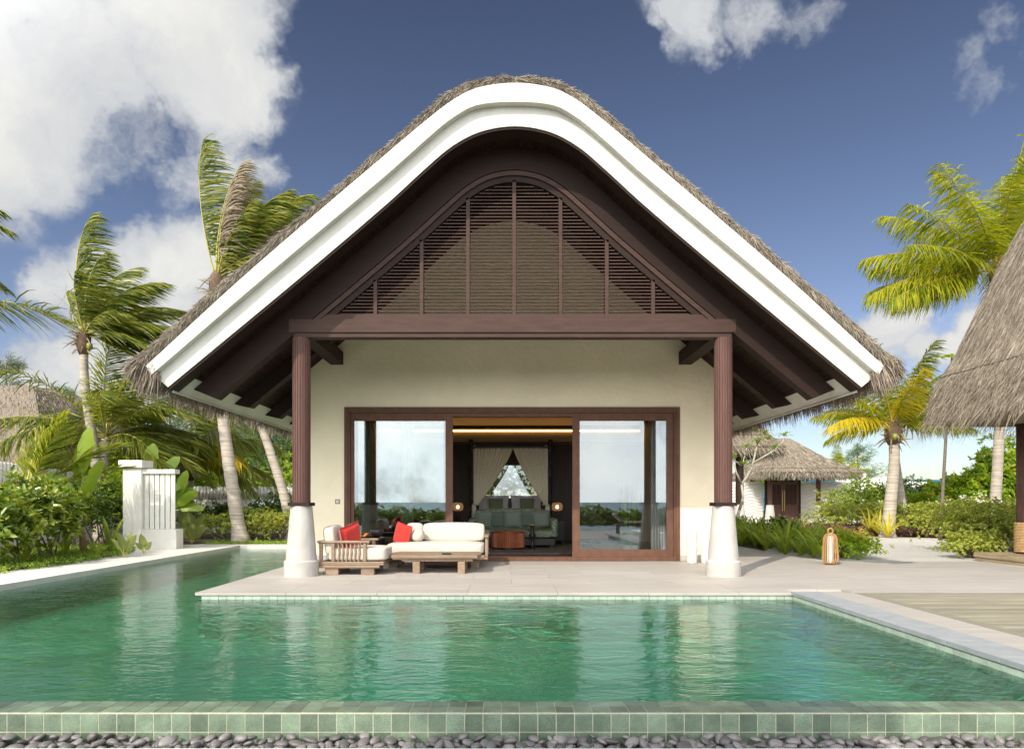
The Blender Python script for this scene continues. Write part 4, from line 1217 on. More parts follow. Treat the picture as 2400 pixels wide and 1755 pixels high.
# fluted ceramic vases
def vase(x, y, r, h, label):
    mb = MB(); n_ = 48; pr = [(.86, 0), (.95, .04), (1.0, .25), (1.02, .5), (.96, .85), (.90, 1.0), (.78, 1.0), (.75, .9)]
    base = len(mb.v)
    for q, z in pr:
        for k in range(n_):
            a = 2 * math.pi * k / n_; rr = r * q * (1 + .055 * math.cos(a * 12)); mb.v.append((x + rr * math.cos(a + z * .3), y + rr * math.sin(a + z * .3), z * h))
    for i in range(len(pr) - 1):
        for k in range(n_): a = i * n_ + k; b = i * n_ + (k + 1) % n_; mb.f.append((a, b, b + n_, a + n_))
    mb.f.append(tuple(range(n_ - 1, -1, -1))); mb.f.append(tuple((len(pr) - 1) * n_ + k for k in range(n_)))
    tag(mb.build('floor_vase', 'ceramic', smooth=True), label, 'vase', 'fluted vases by the right column')
vase(S(1622, 0, 12.98).x, 12.98, .098, .64, 'taller fluted white vase standing against the wall right of the doors')
vase(S(1654, 0, 13.0).x, 13.0, .085, .46, 'shorter fluted white vase half hidden behind the right column base')
# lanterns
def lantern(x, y, sc, label):
    l = thing('floor_lantern', label, 'lantern', (x, y, 0), 'wooden floor lanterns')
    def P(r, z, a): return (x + r * sc * math.cos(a), y + r * sc * math.sin(a), z * sc)
    MB().lathe([(.10 * sc, .03 * sc), (.10 * sc, .055 * sc)], (x, y, 0), 20).build('bottom_ring', 'lantern_wood', l)
    MB().lathe([(.085 * sc, .57 * sc), (.085 * sc, .592 * sc)], (x, y, 0), 20).build('top_ring', 'lantern_wood', l)
    for k in range(14):
        a = 2 * math.pi * k / 14
        prf = [(.10, .02), (.145, .08), (.148, .14), (.125, .50), (.10, .575), (.06, .60)]
        m_ = MB(); ts = Vector((-math.sin(a), math.cos(a), 0)) * .007 * sc
        vs = []
        for r, z in prf:
            for d_ in (0, .022):
                p = Vector(P(r - d_, z, a)); vs += [p - ts, p + ts]
        fs = []
        for i in range(len(prf) - 1):
            o_ = i * 4
            fs += [(o_, o_ + 1, o_ + 5, o_ + 4), (o_ + 2, o_ + 6, o_ + 7, o_ + 3), (o_, o_ + 4, o_ + 6, o_ + 2), (o_ + 1, o_ + 3, o_ + 7, o_ + 5)]
        m_.add(vs, fs).build('rib', 'lantern_wood', l)
    MB().lathe([(.058 * sc, .05 * sc), (.058 * sc, .575 * sc)], (x, y, 0), 20).build('lamp_tube', 'frosted', l, auto=True)
    MB().tube([P(.055, .64 + .0, a) if 0 else (x + .05 * sc * math.cos(a), y, (.645 + .05 * math.sin(a)) * sc) for a in np.linspace(0, 2 * math.pi, 17)], .012 * sc, 6, False).build('carry_ring', 'rope', l)
lantern(6.22, 12.75, 1.0, 'orange wooden ribbed lantern with white tube on the terrace corner')
lantern(10.25, 23.0, .72, 'small distant ribbed lantern beside the path to the gate')

# ================================================================== BEDROOM
def cx(x, Y): return (x - CX) / F * Y
FL = .013
rg = tag(box('rug', 'rug', None, -1.9, 2.3, 15.2, 18.6, FL, FL + .012), 'dark mottled rug on the bedroom floor under the ottoman', 'rug')
bd = thing('canopy_bed', 'dark four poster bed with turned posts in the bedroom', 'bed', (.13, 19.4, FL))
postp = [(.035, 0), (.05, .02)]
z = .1
while z < 2.65:
    postp += [(.042, z), (.048, z + .17), (.068, z + .19), (.068, z + .22), (.042, z + .24)]; z += .31
postp += [(.04, 2.72), (.062, 2.75), (.085, 2.82), (.075, 2.88), (.02, 2.92)]
BX0, BX1, BY0, BY1 = cx(1104, 18.35), cx(1290, 18.35), 18.35, 20.3
for x in (BX0, BX1):
    for y in (BY0, BY1): MB().lathe(postp, (x, y, FL), 14).build('bed_post', 'black_wood', bd, smooth=True)
for y in (BY0, BY1): box('canopy_rail', 'black_wood', bd, BX0 + .05, BX1 - .05, y - .03, y + .03, 2.66, 2.73)
for x in (BX0, BX1): box('canopy_rail', 'black_wood', bd, x - .03, x + .03, BY0 + .05, BY1 - .05, 2.66, 2.73)
cushion('mattress', 'linen', bd, BX0 + .08, BX1 - .08, BY0 + .08, BY1 - .05, .35, .82, .06, 0)
box('bed_frame', 'black_wood', bd, BX0, BX1, BY0, BY1, .2, .36)
box('headboard', 'room_dark', bd, BX0 + .05, BX1 - .05, BY1 - .04, BY1 + .02, .36, 1.28)
pillow('bed_pillow', 'linen', .92, .62, .2, (-.36, 19.95, 1.10), (.28, 0, .04), 'white pillow at the left of the four poster bed', 'pillow', 'bed pillows')
pillow('bed_pillow', 'linen', .92, .62, .2, (.62, 19.95, 1.10), (.28, 0, -.04), 'white pillow at the right of the four poster bed', 'pillow', 'bed pillows')
pillow('bed_cushion', 'green_fabric', .42, .42, .14, (cx(1162, 19.6), 19.6, 1.10), (.2, 0, 0), 'small moss green cushion at the left on the bed', 'cushion', 'green bed cushions')
pillow('bed_cushion', 'green_fabric', .42, .42, .14, (cx(1235, 19.6), 19.6, 1.10), (.2, 0, 0), 'small moss green cushion at the right on the bed', 'cushion', 'green bed cushions')
def curtain(x_post, x_mid, label):
    V = []; Fa = []; nu, nv = 90, 40
    for j in range(nv + 1):
        v = j / nv; z = 2.68 - v * 1.55 if v <= .999 else 1.13
        for i in range(nu + 1):
            u = i / nu
            width = (x_mid - x_post) * (1 - v ** 1.25 * .90)
            x = x_post + u * width + .0
            zz = z - (0) + .0
            y = BY0 - .05 + math.sin(u * 2 * math.pi * 13 + math.sin(v * 3) * .6) * .026 * (1 - .5 * v) + .012 * math.sin(u * 37)
            V.append((x, y, zz - (u * v * .02)))
    for j in range(nv):
        for i in range(nu): a = j * (nu + 1) + i; Fa.append((a, a + 1, a + nu + 2, a + nu + 1))
    off = len(V)
    s = 1 if x_mid > x_post else -1
    for j in range(15):
        v = j / 14; w = .10 + .12 * v
        for i in range(25): u = i / 24; V.append((x_post - s * .03 * v + s * u * w - s * .04, BY0 - .06 + math.sin(u * 40) * .02, 1.13 - v * .75))
    for j in range(14):
        for i in range(24): a = off + j * 25 + i; Fa.append((a, a + 1, a + 26, a + 25))
    o = np_obj('bed_curtain', V, Fa, 'sheer_cloth', smooth=True)
    MB().tube([(x_post + s * (.07 + .075 * math.cos(a)), BY0 - .055 + .06 * math.sin(a), 1.13) for a in np.linspace(0, 2 * math.pi, 13)], .02, 6, False).build('tie_back', 'sheer', o)
    tag(o, label, 'curtain', 'bed curtains')
xm_ = cx(1202, 18.3)
curtain(BX0 + .07, xm_, 'left sheer bed curtain gathered back to its post')
curtain(BX1 - .07, xm_ + .01, 'right sheer bed curtain gathered back to its post')
# bedroom sofa
bs = thing('bedroom_sofa', 'curved sofa in green and white leaf pattern at the foot of the bed', 'sofa', (.17, 17.6, FL))
q0, q1 = cx(1099, 17.5), cx(1306, 17.5)
cushion('seat', 'patterned_fabric', bs, q0, q1, 17.05, 17.95, .26, .50, .1, .02)
cushion('backrest', 'patterned_fabric', bs, q0 + .15, q1 - .15, 17.85, 18.12, .45, 1.02, .12, .02)
cushion('arm_rest', 'patterned_fabric', bs, q0 - .02, q0 + .2, 17.15, 18.0, .42, .78, .1, .01)
cushion('arm_rest', 'patterned_fabric', bs, q1 - .2, q1 + .02, 17.15, 18.0, .42, .78, .1, .01)
box('sofa_base', 'black_wood', bs, q0 + .08, q1 - .08, 17.15, 17.95, .08, .26, .01)
for x in (q0 + .15, q1 - .2):
    box('leg', 'black_wood', bs, x, x + .06, 17.2, 17.26, FL, .08)
labs = [('sage_fabric', 1132, .46, .10, 'pale woven cushion at the left end of the leaf patterned sofa'), ('sage_plain', 1167, .42, 0, 'plain sage cushion left of centre on the leaf patterned sofa'),
        ('sage_fabric', 1202, .46, -.04, 'pale woven cushion in the middle of the leaf patterned sofa'), ('sage_plain', 1238, .42, .03, 'plain sage cushion right of centre on the leaf patterned sofa'),
        ('sage_fabric', 1268, .46, -.12, 'pale woven cushion at the right end of the leaf patterned sofa')]
for i, (m, x, w, rz, lb) in enumerate(labs):
    pillow('cushion', m, w, w, .17, (cx(x, 17.65), 17.72 - (i % 2) * -.05, .74), (.22, rz, rz), lb, 'cushion', 'cushions on the bedroom sofa')
# ottoman
ot = thing('ottoman', 'round pleated copper brown ottoman before the bedroom sofa', 'ottoman', (cx(1191, 16.7), 16.7, FL))
ox, oy, orr = cx(1191, 16.7), 16.7, .42
mb = MB(); pr = []
for k in range(60):
    a0 = 2 * math.pi * k / 60
    for f_, q in ((0, .955), (.35, 1.0), (.7, 1.0)): pr.append((a0 + f_ * 2 * math.pi / 60, orr * q))
n_ = len(pr)
mb.v = [(ox + q * math.cos(a), oy + q * math.sin(a), z) for z in (.075, .43) for a, q in pr]
mb.f = [(i, (i + 1) % n_, (i + 1) % n_ + n_, i + n_) for i in range(n_)] + [tuple(range(n_ - 1, -1, -1)), tuple(range(n_, 2 * n_))]
mb.build('pleated_side', 'copper', ot)
MB().lathe([(.425, .43), (.43, .45), (.40, .475), (.2, .485)], (ox, oy, 0), 40).build('top_cushion', 'copper', ot, smooth=True)
MB().lathe([(.33, FL), (.33, .075)], (ox, oy, 0), 30).build('plinth', 'black_wood', ot)
# pedestal table
pt_ = thing('pedestal_table', 'slim dark pedestal table with brass top beside the ottoman', 'table', (cx(1248, 16.6), 16.6, FL))
MB().lathe([(.12, 0), (.11, .03), (.05, .06), (.04, .2), (.05, .28), (.08, .33), (.085, .37), (.05, .42), (.045, .52), (.055, .58), (.06, .60)], (cx(1248, 16.6), 16.6, FL), 20).build('pedestal', 'black_wood', pt_, smooth=True)
MB().lathe([(.165, .605), (.17, .615), (.165, .63)], (cx(1248, 16.6), 16.6, FL), 32).build('table_top', 'brass', pt_)
# lamps on night stands
for x, y, lb, lb2 in ((cx(1073, 19.2), 19.2, 'glowing smoked table lamp left of the bed', 'dark bedside table left of the bed'), (cx(1306, 19.2), 19.2, 'glowing smoked table lamp right of the bed', 'dark bedside table right of the bed')):
    nsd = thing('bedside_table', lb2, 'bedside table', (x, y, FL), 'bedside tables')
    box('cabinet', 'black_wood', nsd, x - .2, x + .2, y - .18, y + .2, .1, .66, .006)
    for a in (-.17, .13):
        for b in (-.16, .14): box('leg', 'black_wood', nsd, x + a, x + a + .04, y + b, y + b + .04, FL, .099)
    lm = thing('table_lamp', lb, 'lamp', (x, y, .662), 'bedside lamps')
    MB().lathe([(.06, 0), (.055, .05), (.035, .1), (.05, .16), (.03, .22), (.03, .29)], (x, y, .662), 16).build('lamp_base', 'black_wood', lm, smooth=True)
    sh = MB().lathe([(.08, .28), (.14, .31), (.16, .36), (.16, .44), (.135, .50), (.07, .52)], (x, y, .662), 28).build('lamp_shade', 'smoked_glass', lm, smooth=True)
    MB().lathe([(.01, -.055), (.04, -.035), (.05, 0), (.04, .035), (.01, .055)], (x, y, .662 + .395), 12).build('bulb', 'bulb', lm, smooth=True)
# sheers beside the glass, desk and floor pot inside
def drape(x0, x1, y, label, grp, folds=6):
    V = []; Fa = []; nu = 60
    for j in range(9):
        for i in range(nu + 1):
            u = i / nu; V.append((x0 + (x1 - x0) * u, y + .04 * math.sin(u * 2 * math.pi * folds) * (1 + .1 * j / 8), 2.85 - (2.82) * j / 8))
    for j in range(8):
        for i in range(nu): a = j * (nu + 1) + i; Fa.append((a, a + 1, a + nu + 2, a + nu + 1))
    tag(np_obj('window_curtain', V, Fa, 'linen', smooth=True), label, 'curtain', grp)
drape(-3.15, -2.85, 13.98, 'bunched white curtain inside the left edge of the glass', 'window curtains')
drape(-2.2, -1.95, 14.1, 'bunched white curtain hanging midway behind the left glass pane', 'window curtains')
drape(3.05, 3.40, 13.98, 'bunched white curtain inside the right edge of the glass', 'window curtains')
pp = thing('floor_pot', 'tall green ceramic pot with spiky plant behind the right glass pane', 'pot', (2.72, 14.6, FL))
MB().lathe([(.16, 0), (.20, .4), (.22, .62), (.20, .62), (.18, .5)], (2.72, 14.6, FL), 24).build('pot', 'arum_pot' if 'arum_pot' in M else 'sage_fabric', pp, smooth=True)
th = NR.uniform(0, 2 * math.pi, 60)
V, Fa = ribbons(np.stack([2.72 + .1 * np.cos(th), 14.6 + .1 * np.sin(th), np.full(60, .6)], 1), np.stack([np.cos(th) * .16, np.sin(th) * .16, np.ones(60)], 1), NR.uniform(.5, 1.1, 60), .02, 0)
np_obj('plant_stems', V, Fa, 'strap_green', pp, kind='stuff')
ds = thing('desk', 'dark writing desk inside the room behind the left glass pane', 'desk', (-2.6, 15.6, FL))
box('desk_top', 'teak', ds, -3.5, -2.2, 15.2, 15.9, .72, .76, .004)
for x in (-3.45, -2.27):
    for y in (15.24, 15.8): box('leg', 'black_wood', ds, x, x + .05, y, y + .05, FL, .719)
# sun lounger behind the camera, seen in the glass
lg = thing('sun_lounger', 'white cushioned sun lounger reflected in the right glass pane', 'sun lounger', (5.0, -2.6, -.03))
box('lounger_frame', 'teak', lg, 4.9, 6.7, -3.0, -2.3, .13, .2, .01)
for x in (5.0, 6.5):
    for y in (-2.95, -2.42): box('leg', 'teak', lg, x, x + .07, y, y + .07, -.22 if x < 6.35 else -.03, .129)
cushion('mattress', 'cushion', lg, 5.3, 6.65, -2.98, -2.32, .21, .33, .05)
cushion('backrest', 'cushion', lg, 4.75, 5.35, -2.98, -2.32, .42, .54, .05, .01, (0, .75, 0))
# ================================================================== VEGETATION
DOWN = Vector((0, 0, -1))
def frond(crown, d0, L, wind, droop, m_leaf=0, ll=.26, nl=46, windl=None, r0=.03, nseg=14, hang=.45, start=.16, wk=1.0):
    """one palm frond -> (V, F, matindex) arrays; leaf blades plus midrib"""
    nl = int(nl * 1.5); p = Vector(crown); d = Vector(d0).normalized(); ds = L / nseg
    pts = [p.copy()]; dirs = [d.copy()]
    for i in range(nseg):
        k = (i + 1) / nseg
        d = (d + DOWN * droop * ds * (.5 + 1.6 * k) + wind * ds * (.3 + k)).normalized()
        p = p + d * ds; pts.append(p.copy()); dirs.append(d.copy())
    P = np.array(pts); T = np.array(dirs)
    t = np.linspace(start, .995, nl)
    fi = t * nseg; i0 = np.minimum(fi.astype(int), nseg - 1); u = (fi - i0)[:, None]
    B = P[i0] * (1 - u) + P[i0 + 1] * u; TT = nrm(T[i0] * (1 - u) + T[i0 + 1] * u)
    side = nrm(np.cross(TT, np.array([0, 0, 1.0]) + NR.normal(0, .02, 3)))
    wv = np.array(windl if windl is not None else wind)
    out = []
    prof_l = np.clip(np.interp(t, [0, .16, .3, .55, .8, 1], [.4, .65, 1, 1, .75, .38]), 0, 1) * L * ll
    for s in (-1, 1):
        D = side * s * .85 + TT * (.45 + .5 * t[:, None]) + np.array([0, 0, -1.0]) * NR.uniform(hang * .4, hang * 1.2, (nl, 1)) + wv * NR.uniform(.8, 1.25, (nl, 1)) + NR.normal(0, .15, (nl, 3))
        D = nrm(D); n_ = nl
        Lr = (prof_l * NR.uniform(.82, 1.1, nl))[:, None]
        w = .036 * (L / 3.2) ** .5 * wk
        sN = nrm(np.cross(D, TT) + NR.normal(0, .25, (nl, 3))); sv = nrm(np.cross(D, sN))
        g = np.array([0, 0, -1.0])
        m1 = B + D * Lr * .35; m2 = B + D * Lr * .72 + (g * .05 + wv * .05) * Lr; tp = B + D * Lr + (g * .20 * (.4 + hang) + wv * .12) * Lr
        V = np.stack([B - sv * w * .3, B + sv * w * .3, m1 + sv * w * .5, m1 - sv * w * .5, m2 + sv * w * .38, m2 - sv * w * .38, tp + sv * w * .06, tp - sv * w * .06], 1).reshape(-1, 3)
        b = (np.arange(nl) * 8)[:, None]
        Fa = np.concatenate([b + np.array([0, 1, 2, 3]), b + np.array([3, 2, 4, 5]), b + np.array([5, 4, 6, 7])], 1).reshape(-1, 4)
        out.append((V, Fa, 0))
    # midrib: triangular tube
    a1 = nrm(np.cross(T, np.array([0, 0, 1.0]))); a2 = np.cross(a1, T)
    rr = (np.linspace(1, .12, nseg + 1) * r0)[:, None]
    V = np.stack([P + a1 * rr, P + a2 * rr, P - a1 * rr, P - a2 * rr * .6], 1).reshape(-1, 3); Fa = []
    for i in range(nseg):
        for k in range(4): a = i * 4 + k; b = i * 4 + (k + 1) % 4; Fa.append((a, b, b + 4, a + 4))
    out.append((V, np.array(Fa), 1))
    return join(out)
def trunk(root, pts, r0, r1, name='trunk', m='trunk', rings=True, parent=None):
    pts = resample3(pts, 44 if rings else 14)
    n = len(pts); rad = []
    for i in range(n):
        t = i / (n - 1); r = r0 + (r1 - r0) * t ** .7
        if t < .08: r *= 1 + (.08 - t) * 4
        if rings: r *= 1 + (.035 if i % 2 else -.012) + R.uniform(-.012, .012)
        rad.append(r)
    return MB().tube(pts, rad, 14).build(name, m, root, smooth=True)
def resample3(pts, n):
    pts = [Vector(p) for p in pts]
    # catmull
    fine = []
    for i in range(len(pts) - 1):
        p0 = pts[max(0, i - 1)]; p1, p2 = pts[i], pts[i + 1]; p3 = pts[min(len(pts) - 1, i + 2)]
        for k in range(12):
            t = k / 12
            fine.append(.5 * ((2 * p1) + (p2 - p0) * t + (2 * p0 - 5 * p1 + 4 * p2 - p3) * t * t + (-p0 + 3 * p1 - 3 * p2 + p3) * t**3))
    fine.append(pts[-1])
    d = [0]
    for a, b in zip(fine, fine[1:]): d.append(d[-1] + (b - a).length)
    out = []; j = 0
    for i in range(n):
        t = d[-1] * i / (n - 1)
        while j < len(d) - 2 and d[j + 1] < t: j += 1
        out.append(fine[j].lerp(fine[j + 1], (t - d[j]) / max(1e-9, d[j + 1] - d[j])))
    return out
def palm(label, tpts, r0, r1, fronds, wind=(0, 0, 0), droop=.25, leaf='palm_leaf', rib='midrib', boot=True, nuts=0, nl=46, hang=.45, group='coconut palms', ll=.26, name='coconut_palm', windl=None, base_tr=True, start=.16):
    """fronds: (screen angle deg in XZ, y component, length[, leaf material])"""
    base = Vector(tpts[0]); root = thing(name, label, 'palm tree', base, group)
    if base_tr: trunk(root, tpts, r0, r1)
    c = Vector(tpts[-1])
    for f in fronds:
        a = math.radians(f[0]); d = Vector((math.cos(a), f[1], math.sin(a)))
        V, Fa, mi = frond(c + Vector((R.uniform(-.05, .05), R.uniform(-.05, .05), R.uniform(0, .15))), d, f[2], Vector(wind), droop * R.uniform(.8, 1.2), nl=nl, hang=hang, ll=ll, windl=windl, start=start)
        np_obj('frond', V, Fa, [f[3] if len(f) > 3 else leaf, rib], root, mi)
    if boot:
        MB().tube([c - Vector((0, 0, .55)), c - Vector((0, 0, .3)), c, c + Vector((0, 0, .25))], [r1 * 1.05, r1 * 1.75, r1 * 1.8, r1 * .8], 12).build('crown_shaft', 'trunk_dark', root, smooth=True)
        n = 34; th = NR.uniform(0, 6.28, n)
        V, Fa = ribbons(np.array(c) + np.stack([np.cos(th) * r1 * 1.5, np.sin(th) * r1 * 1.5, NR.uniform(-.45, .1, n)], 1), np.stack([np.cos(th), np.sin(th), NR.uniform(-1.2, .9, n)], 1), NR.uniform(.2, .5, n), .05, .3)
        np_obj('dry_fibre', V, Fa, 'palm_leaf_dead', root, kind='stuff')
    for k in range(nuts):
        a = k * 2.1; mb = MB().lathe([(.02, -.12), (.075, -.07), (.09, 0), (.07, .08), (.02, .12)], (c.x + .24 * math.cos(a), c.y + .24 * math.sin(a) - .1, c.z - .30 - .05 * (k % 2)), 12)
        mb.build('coconut', 'coconut', root, smooth=True)
    return root
def fan(angs, ys, L, mats=None):
    return [(a, y, L * R.uniform(.88, 1.08)) + ((mats,) if mats else ()) for a, y in zip(angs, ys)]
WIND = (.20, .03, 0); WL = (1.25, .1, -.05)
# palm standing left of the villa, blown to the right
c2 = S(196, 790, 20)
palm('windblown coconut palm standing alone at the left against the cloud', [(c2.x + .55, 20, -.05), (c2.x + .35, 20, 2.5), (c2.x + .05, 20, 4.6), (c2.x, 20, c2.z)], .17, .11,
     [(147, -.1, 4.2), (128, .4, 2.7), (96, -.15, 3.5), (88, .3, 3.0), (75, -.5, 2.9), (62, .5, 3.2), (50, -.3, 3.3), (40, .2, 3.4), (30, .6, 3.2), (22, -.4, 3.4), (12, .2, 3.5), (5, -.6, 3.0), (-5, .4, 3.0), (-14, -.1, 2.9), (112, .7, 2.2), (70, .9, 2.6), (20, 1.0, 2.8), (35, -.8, 2.7), (55, -.1, 3.0), (15, -.1, 3.3), (0, .8, 2.8), (80, -.8, 2.4), (45, .7, 3.0)], WIND, .22, windl=WL, nl=56, ll=.30, nuts=1)
# tall palm rising behind the left roof slope
c3 = S(508, 655, 19.6)
palm('tall coconut palm with browned fronds rising above the left roof slope', [(S(566, 0, 19.6).x, 19.6, -.05), (S(545, 0, 19.6).x, 19.6, 1.6), (S(520, 0, 19.6).x, 19.6, 4.0), (S(508, 0, 19.6).x, 19.6, 6.3), tuple(c3)], .215, .12,
     [(103, -.1, 3.9), (97, .3, 3.4), (82, -.3, 3.3, 'palm_leaf_dead'), (72, .2, 3.6), (64, .5, 3.5), (57, -.1, 3.6), (50, .3, 3.6), (43, -.15, 3.6), (38, -.35, 3.3, 'palm_leaf_dead'), (78, -.5, 3.0, 'palm_leaf_dead'), (32, .5, 3.4), (27, -.2, 3.2, 'palm_leaf_dead'), (90, .6, 3.0), (66, .9, 3.0), (53, .8, 3.2), (46, .6, 3.4), (35, .9, 3.2), (60, -.3, 3.3), (20, -.6, 2.6), (69, .1, 3.2), (40, .2, 3.4), (88, -.1, 2.6), (75, -.2, 2.9), (58, .35, 3.0), (48, -.45, 3.0), (62, -.6, 2.8), (34, -.1, 3.4), (52, .1, 3.6)], (.14, .03, 0), .13, windl=WL, nl=58, ll=.30)
palm('leaning coconut palm trunk nearest the left column under the eave', [(S(684, 0, 20.5).x, 20.5, -.05), (S(668, 0, 20.5).x, 20.5, 1.3), (S(632, 0, 20.5).x, 20.5, 2.8), (S(596, 0, 20.5).x, 20.5, 4.2), (S(580, 0, 20.5).x, 20.5, 5.2)], .17, .11,
     [(a, y, 2.0) for a, y in zip(range(0, 360, 28), [.3, -.2, .5, -.5, .2, .8, -.4, .1, .6, -.3, .4, -.1, .5])], (0, 0, 0), .3)
# young palms, bushy, low
cA = S(248, 1030, 20.6)
palm('bushy young palm with broad arching fronds behind the banana plant', [(cA.x, 20.2, -.05), tuple(cA)], .16, .13,
     fan([168, 158, 140, 122, 104, 90, 76, 62, 48, 35, 22, 10, 2, 150, 115, 70, 40, 15, 175, 28, 55], [.2, -.4, .3, -.3, .5, -.1, .4, -.5, .1, -.4, .3, -.3, .5, -.8, .9, -.9, .8, -.8, -.2, .9, .2], 3.5), (.10, 0, 0), .26, leaf='palm_leaf', nl=56, hang=.35, windl=(.5, 0, 0), group='young palms behind the left planting', ll=.3, boot=False)
cB = S(440, 1090, 23.5)
palm('young palm with golden fronds hanging behind the fence under the eave', [(cB.x, 23.5, -.05), tuple(cB)], .2, .17,
     fan([165, 150, 130, 112, 95, 82, 68, 55, 42, 30, 18, 8, 120, 60, 100, 75, 145], [.2, -.4, .3, -.3, .5, -.1, .4, -.5, .1, -.4, .3, -.3, .9, -.9, -.6, .8, -.6], 3.5) + [(38, -.5, 3.1, 'palm_leaf_gold')], (.06, 0, 0), .3, nl=52, hang=.75, windl=(.35, 0, -.25), group='young palms behind the left planting', ll=.3)
cC = S(62, 1190, 15.2)
palm('young coconut with few stiff upright leaves over the left shrubs', [(cC.x, 15.2, -.05), tuple(cC)], .07, .06,
     [(80, .1, 2.2, 'palm_leaf_yellow'), (68, -.2, 2.3), (52, .2, 2.5), (95, .3, 1.9, 'palm_leaf_yellow'), (40, .4, 2.2)], (.12, 0, 0), .18, nl=44, hang=.1, boot=False, windl=(.3, 0, .25), group='young palms behind the left planting', start=.3, ll=.3)
c1 = S(-290, 600, 14)
palm('coconut palm just outside the left edge with frond tips reaching in', [(c1.x - .4, 14, -.05), (c1.x - .2, 14, 3), tuple(c1)], .17, .12,
     [(45, .1, 2.8), (30, -.2, 2.7), (12, .2, 2.5), (-2, -.1, 2.4), (60, .3, 2.6), (80, -.3, 2.6), (100, .2, 2.6), (130, 0, 2.6), (160, .3, 2.6), (180, -.3, 2.6), (20, .6, 2.4)], (.1, 0, 0), .32, windl=(.5, 0, -.2))
# right side
c6 = S(2338, 640, 20.5)
palm('tall coconut palm with yellow green crown behind the right pavilion roof', [(S(2322, 0, 20.5).x, 20.5, -.05), (S(2337, 0, 20.5).x, 20.5, 2), (S(2344, 0, 20.5).x, 20.5, 5), tuple(c6)], .16, .12,
     [(184, -.1, 3.8), (173, .2, 3.8), (160, -.3, 3.8), (150, .3, 3.9), (140, -.2, 3.8), (128, .3, 3.9), (116, -.1, 3.8), (104, .2, 3.9), (84, -.1, 4.9), (74, .3, 4.4), (95, -.5, 3.4), (60, .1, 4.0), (45, -.3, 4.0), (30, .2, 3.8), (188, .3, 3.0), (135, -.6, 3.4), (110, -.7, 3.0), (165, .7, 3.6), (20, -.3, 3.5), (50, .7, 3.6), (70, -.6, 3.4), (148, .6, 3.6)], (-.01, 0, 0), .12, leaf='palm_leaf_yellow', rib='midrib_orange', nl=58, hang=.7, windl=(.25, 0, -.2), ll=.28, nuts=2)
c7 = S(2093, 1005, 23)
palm('short coconut palm with bright yellow frond behind the white flowers', [(S(2080, 0, 23).x, 23, -.05), (S(2088, 0, 23).x, 23, 1.3), (S(2096, 0, 23).x, 23, 2.6), tuple(c7)], .23, .15,
     [(163, -.3, 2.9, 'palm_leaf_gold'), (150, .2, 2.6), (136, -.2, 2.7), (120, .3, 2.8), (108, -.2, 2.9), (95, .1, 3.2), (82, -.3, 3.1), (70, .2, 3.3), (58, -.2, 3.2), (46, .3, 3.1), (36, -.1, 3.1), (25, .2, 2.8), (130, .7, 2.5), (60, .8, 2.8), (90, -.7, 2.4, 'palm_leaf_gold'), (15, -.3, 2.5), (172, .4, 2.2)], (.01, 0, 0), .24, leaf='palm_leaf_yellow', rib='midrib_orange', nl=54, hang=.6, windl=(.12, 0, -.15), ll=.3, nuts=3)
palm('second palm trunk leaning behind the short yellow coconut palm', [(S(2122, 0, 25).x, 25, -.05), (S(2110, 0, 25).x, 25, 1.6), (S(2098, 0, 25).x, 25, 3.1), (S(2110, 0, 25).x, 25, 3.9)], .17, .12,
     [(a, y, 2.4) for a, y in ((60, .3), (45, .6), (80, .5), (100, .4), (120, .5), (30, .5), (70, -.1), (140, .4))], (0, 0, 0), .28, leaf='palm_leaf_yellow', boot=False)
c8 = S(1965, 1120, 42)
palm('far small palm showing over the gate fence', [(c8.x, 42, 0), tuple(c8)], .15, .12, fan([160, 140, 120, 100, 80, 60, 45, 30, 15, 110, 70], [.1, -.3, .3, -.2, .4, -.3, .2, -.1, .3, -.6, .6], 2.2), (.05, 0, 0), .3, leaf='palm_leaf_yellow', nl=34, boot=False)
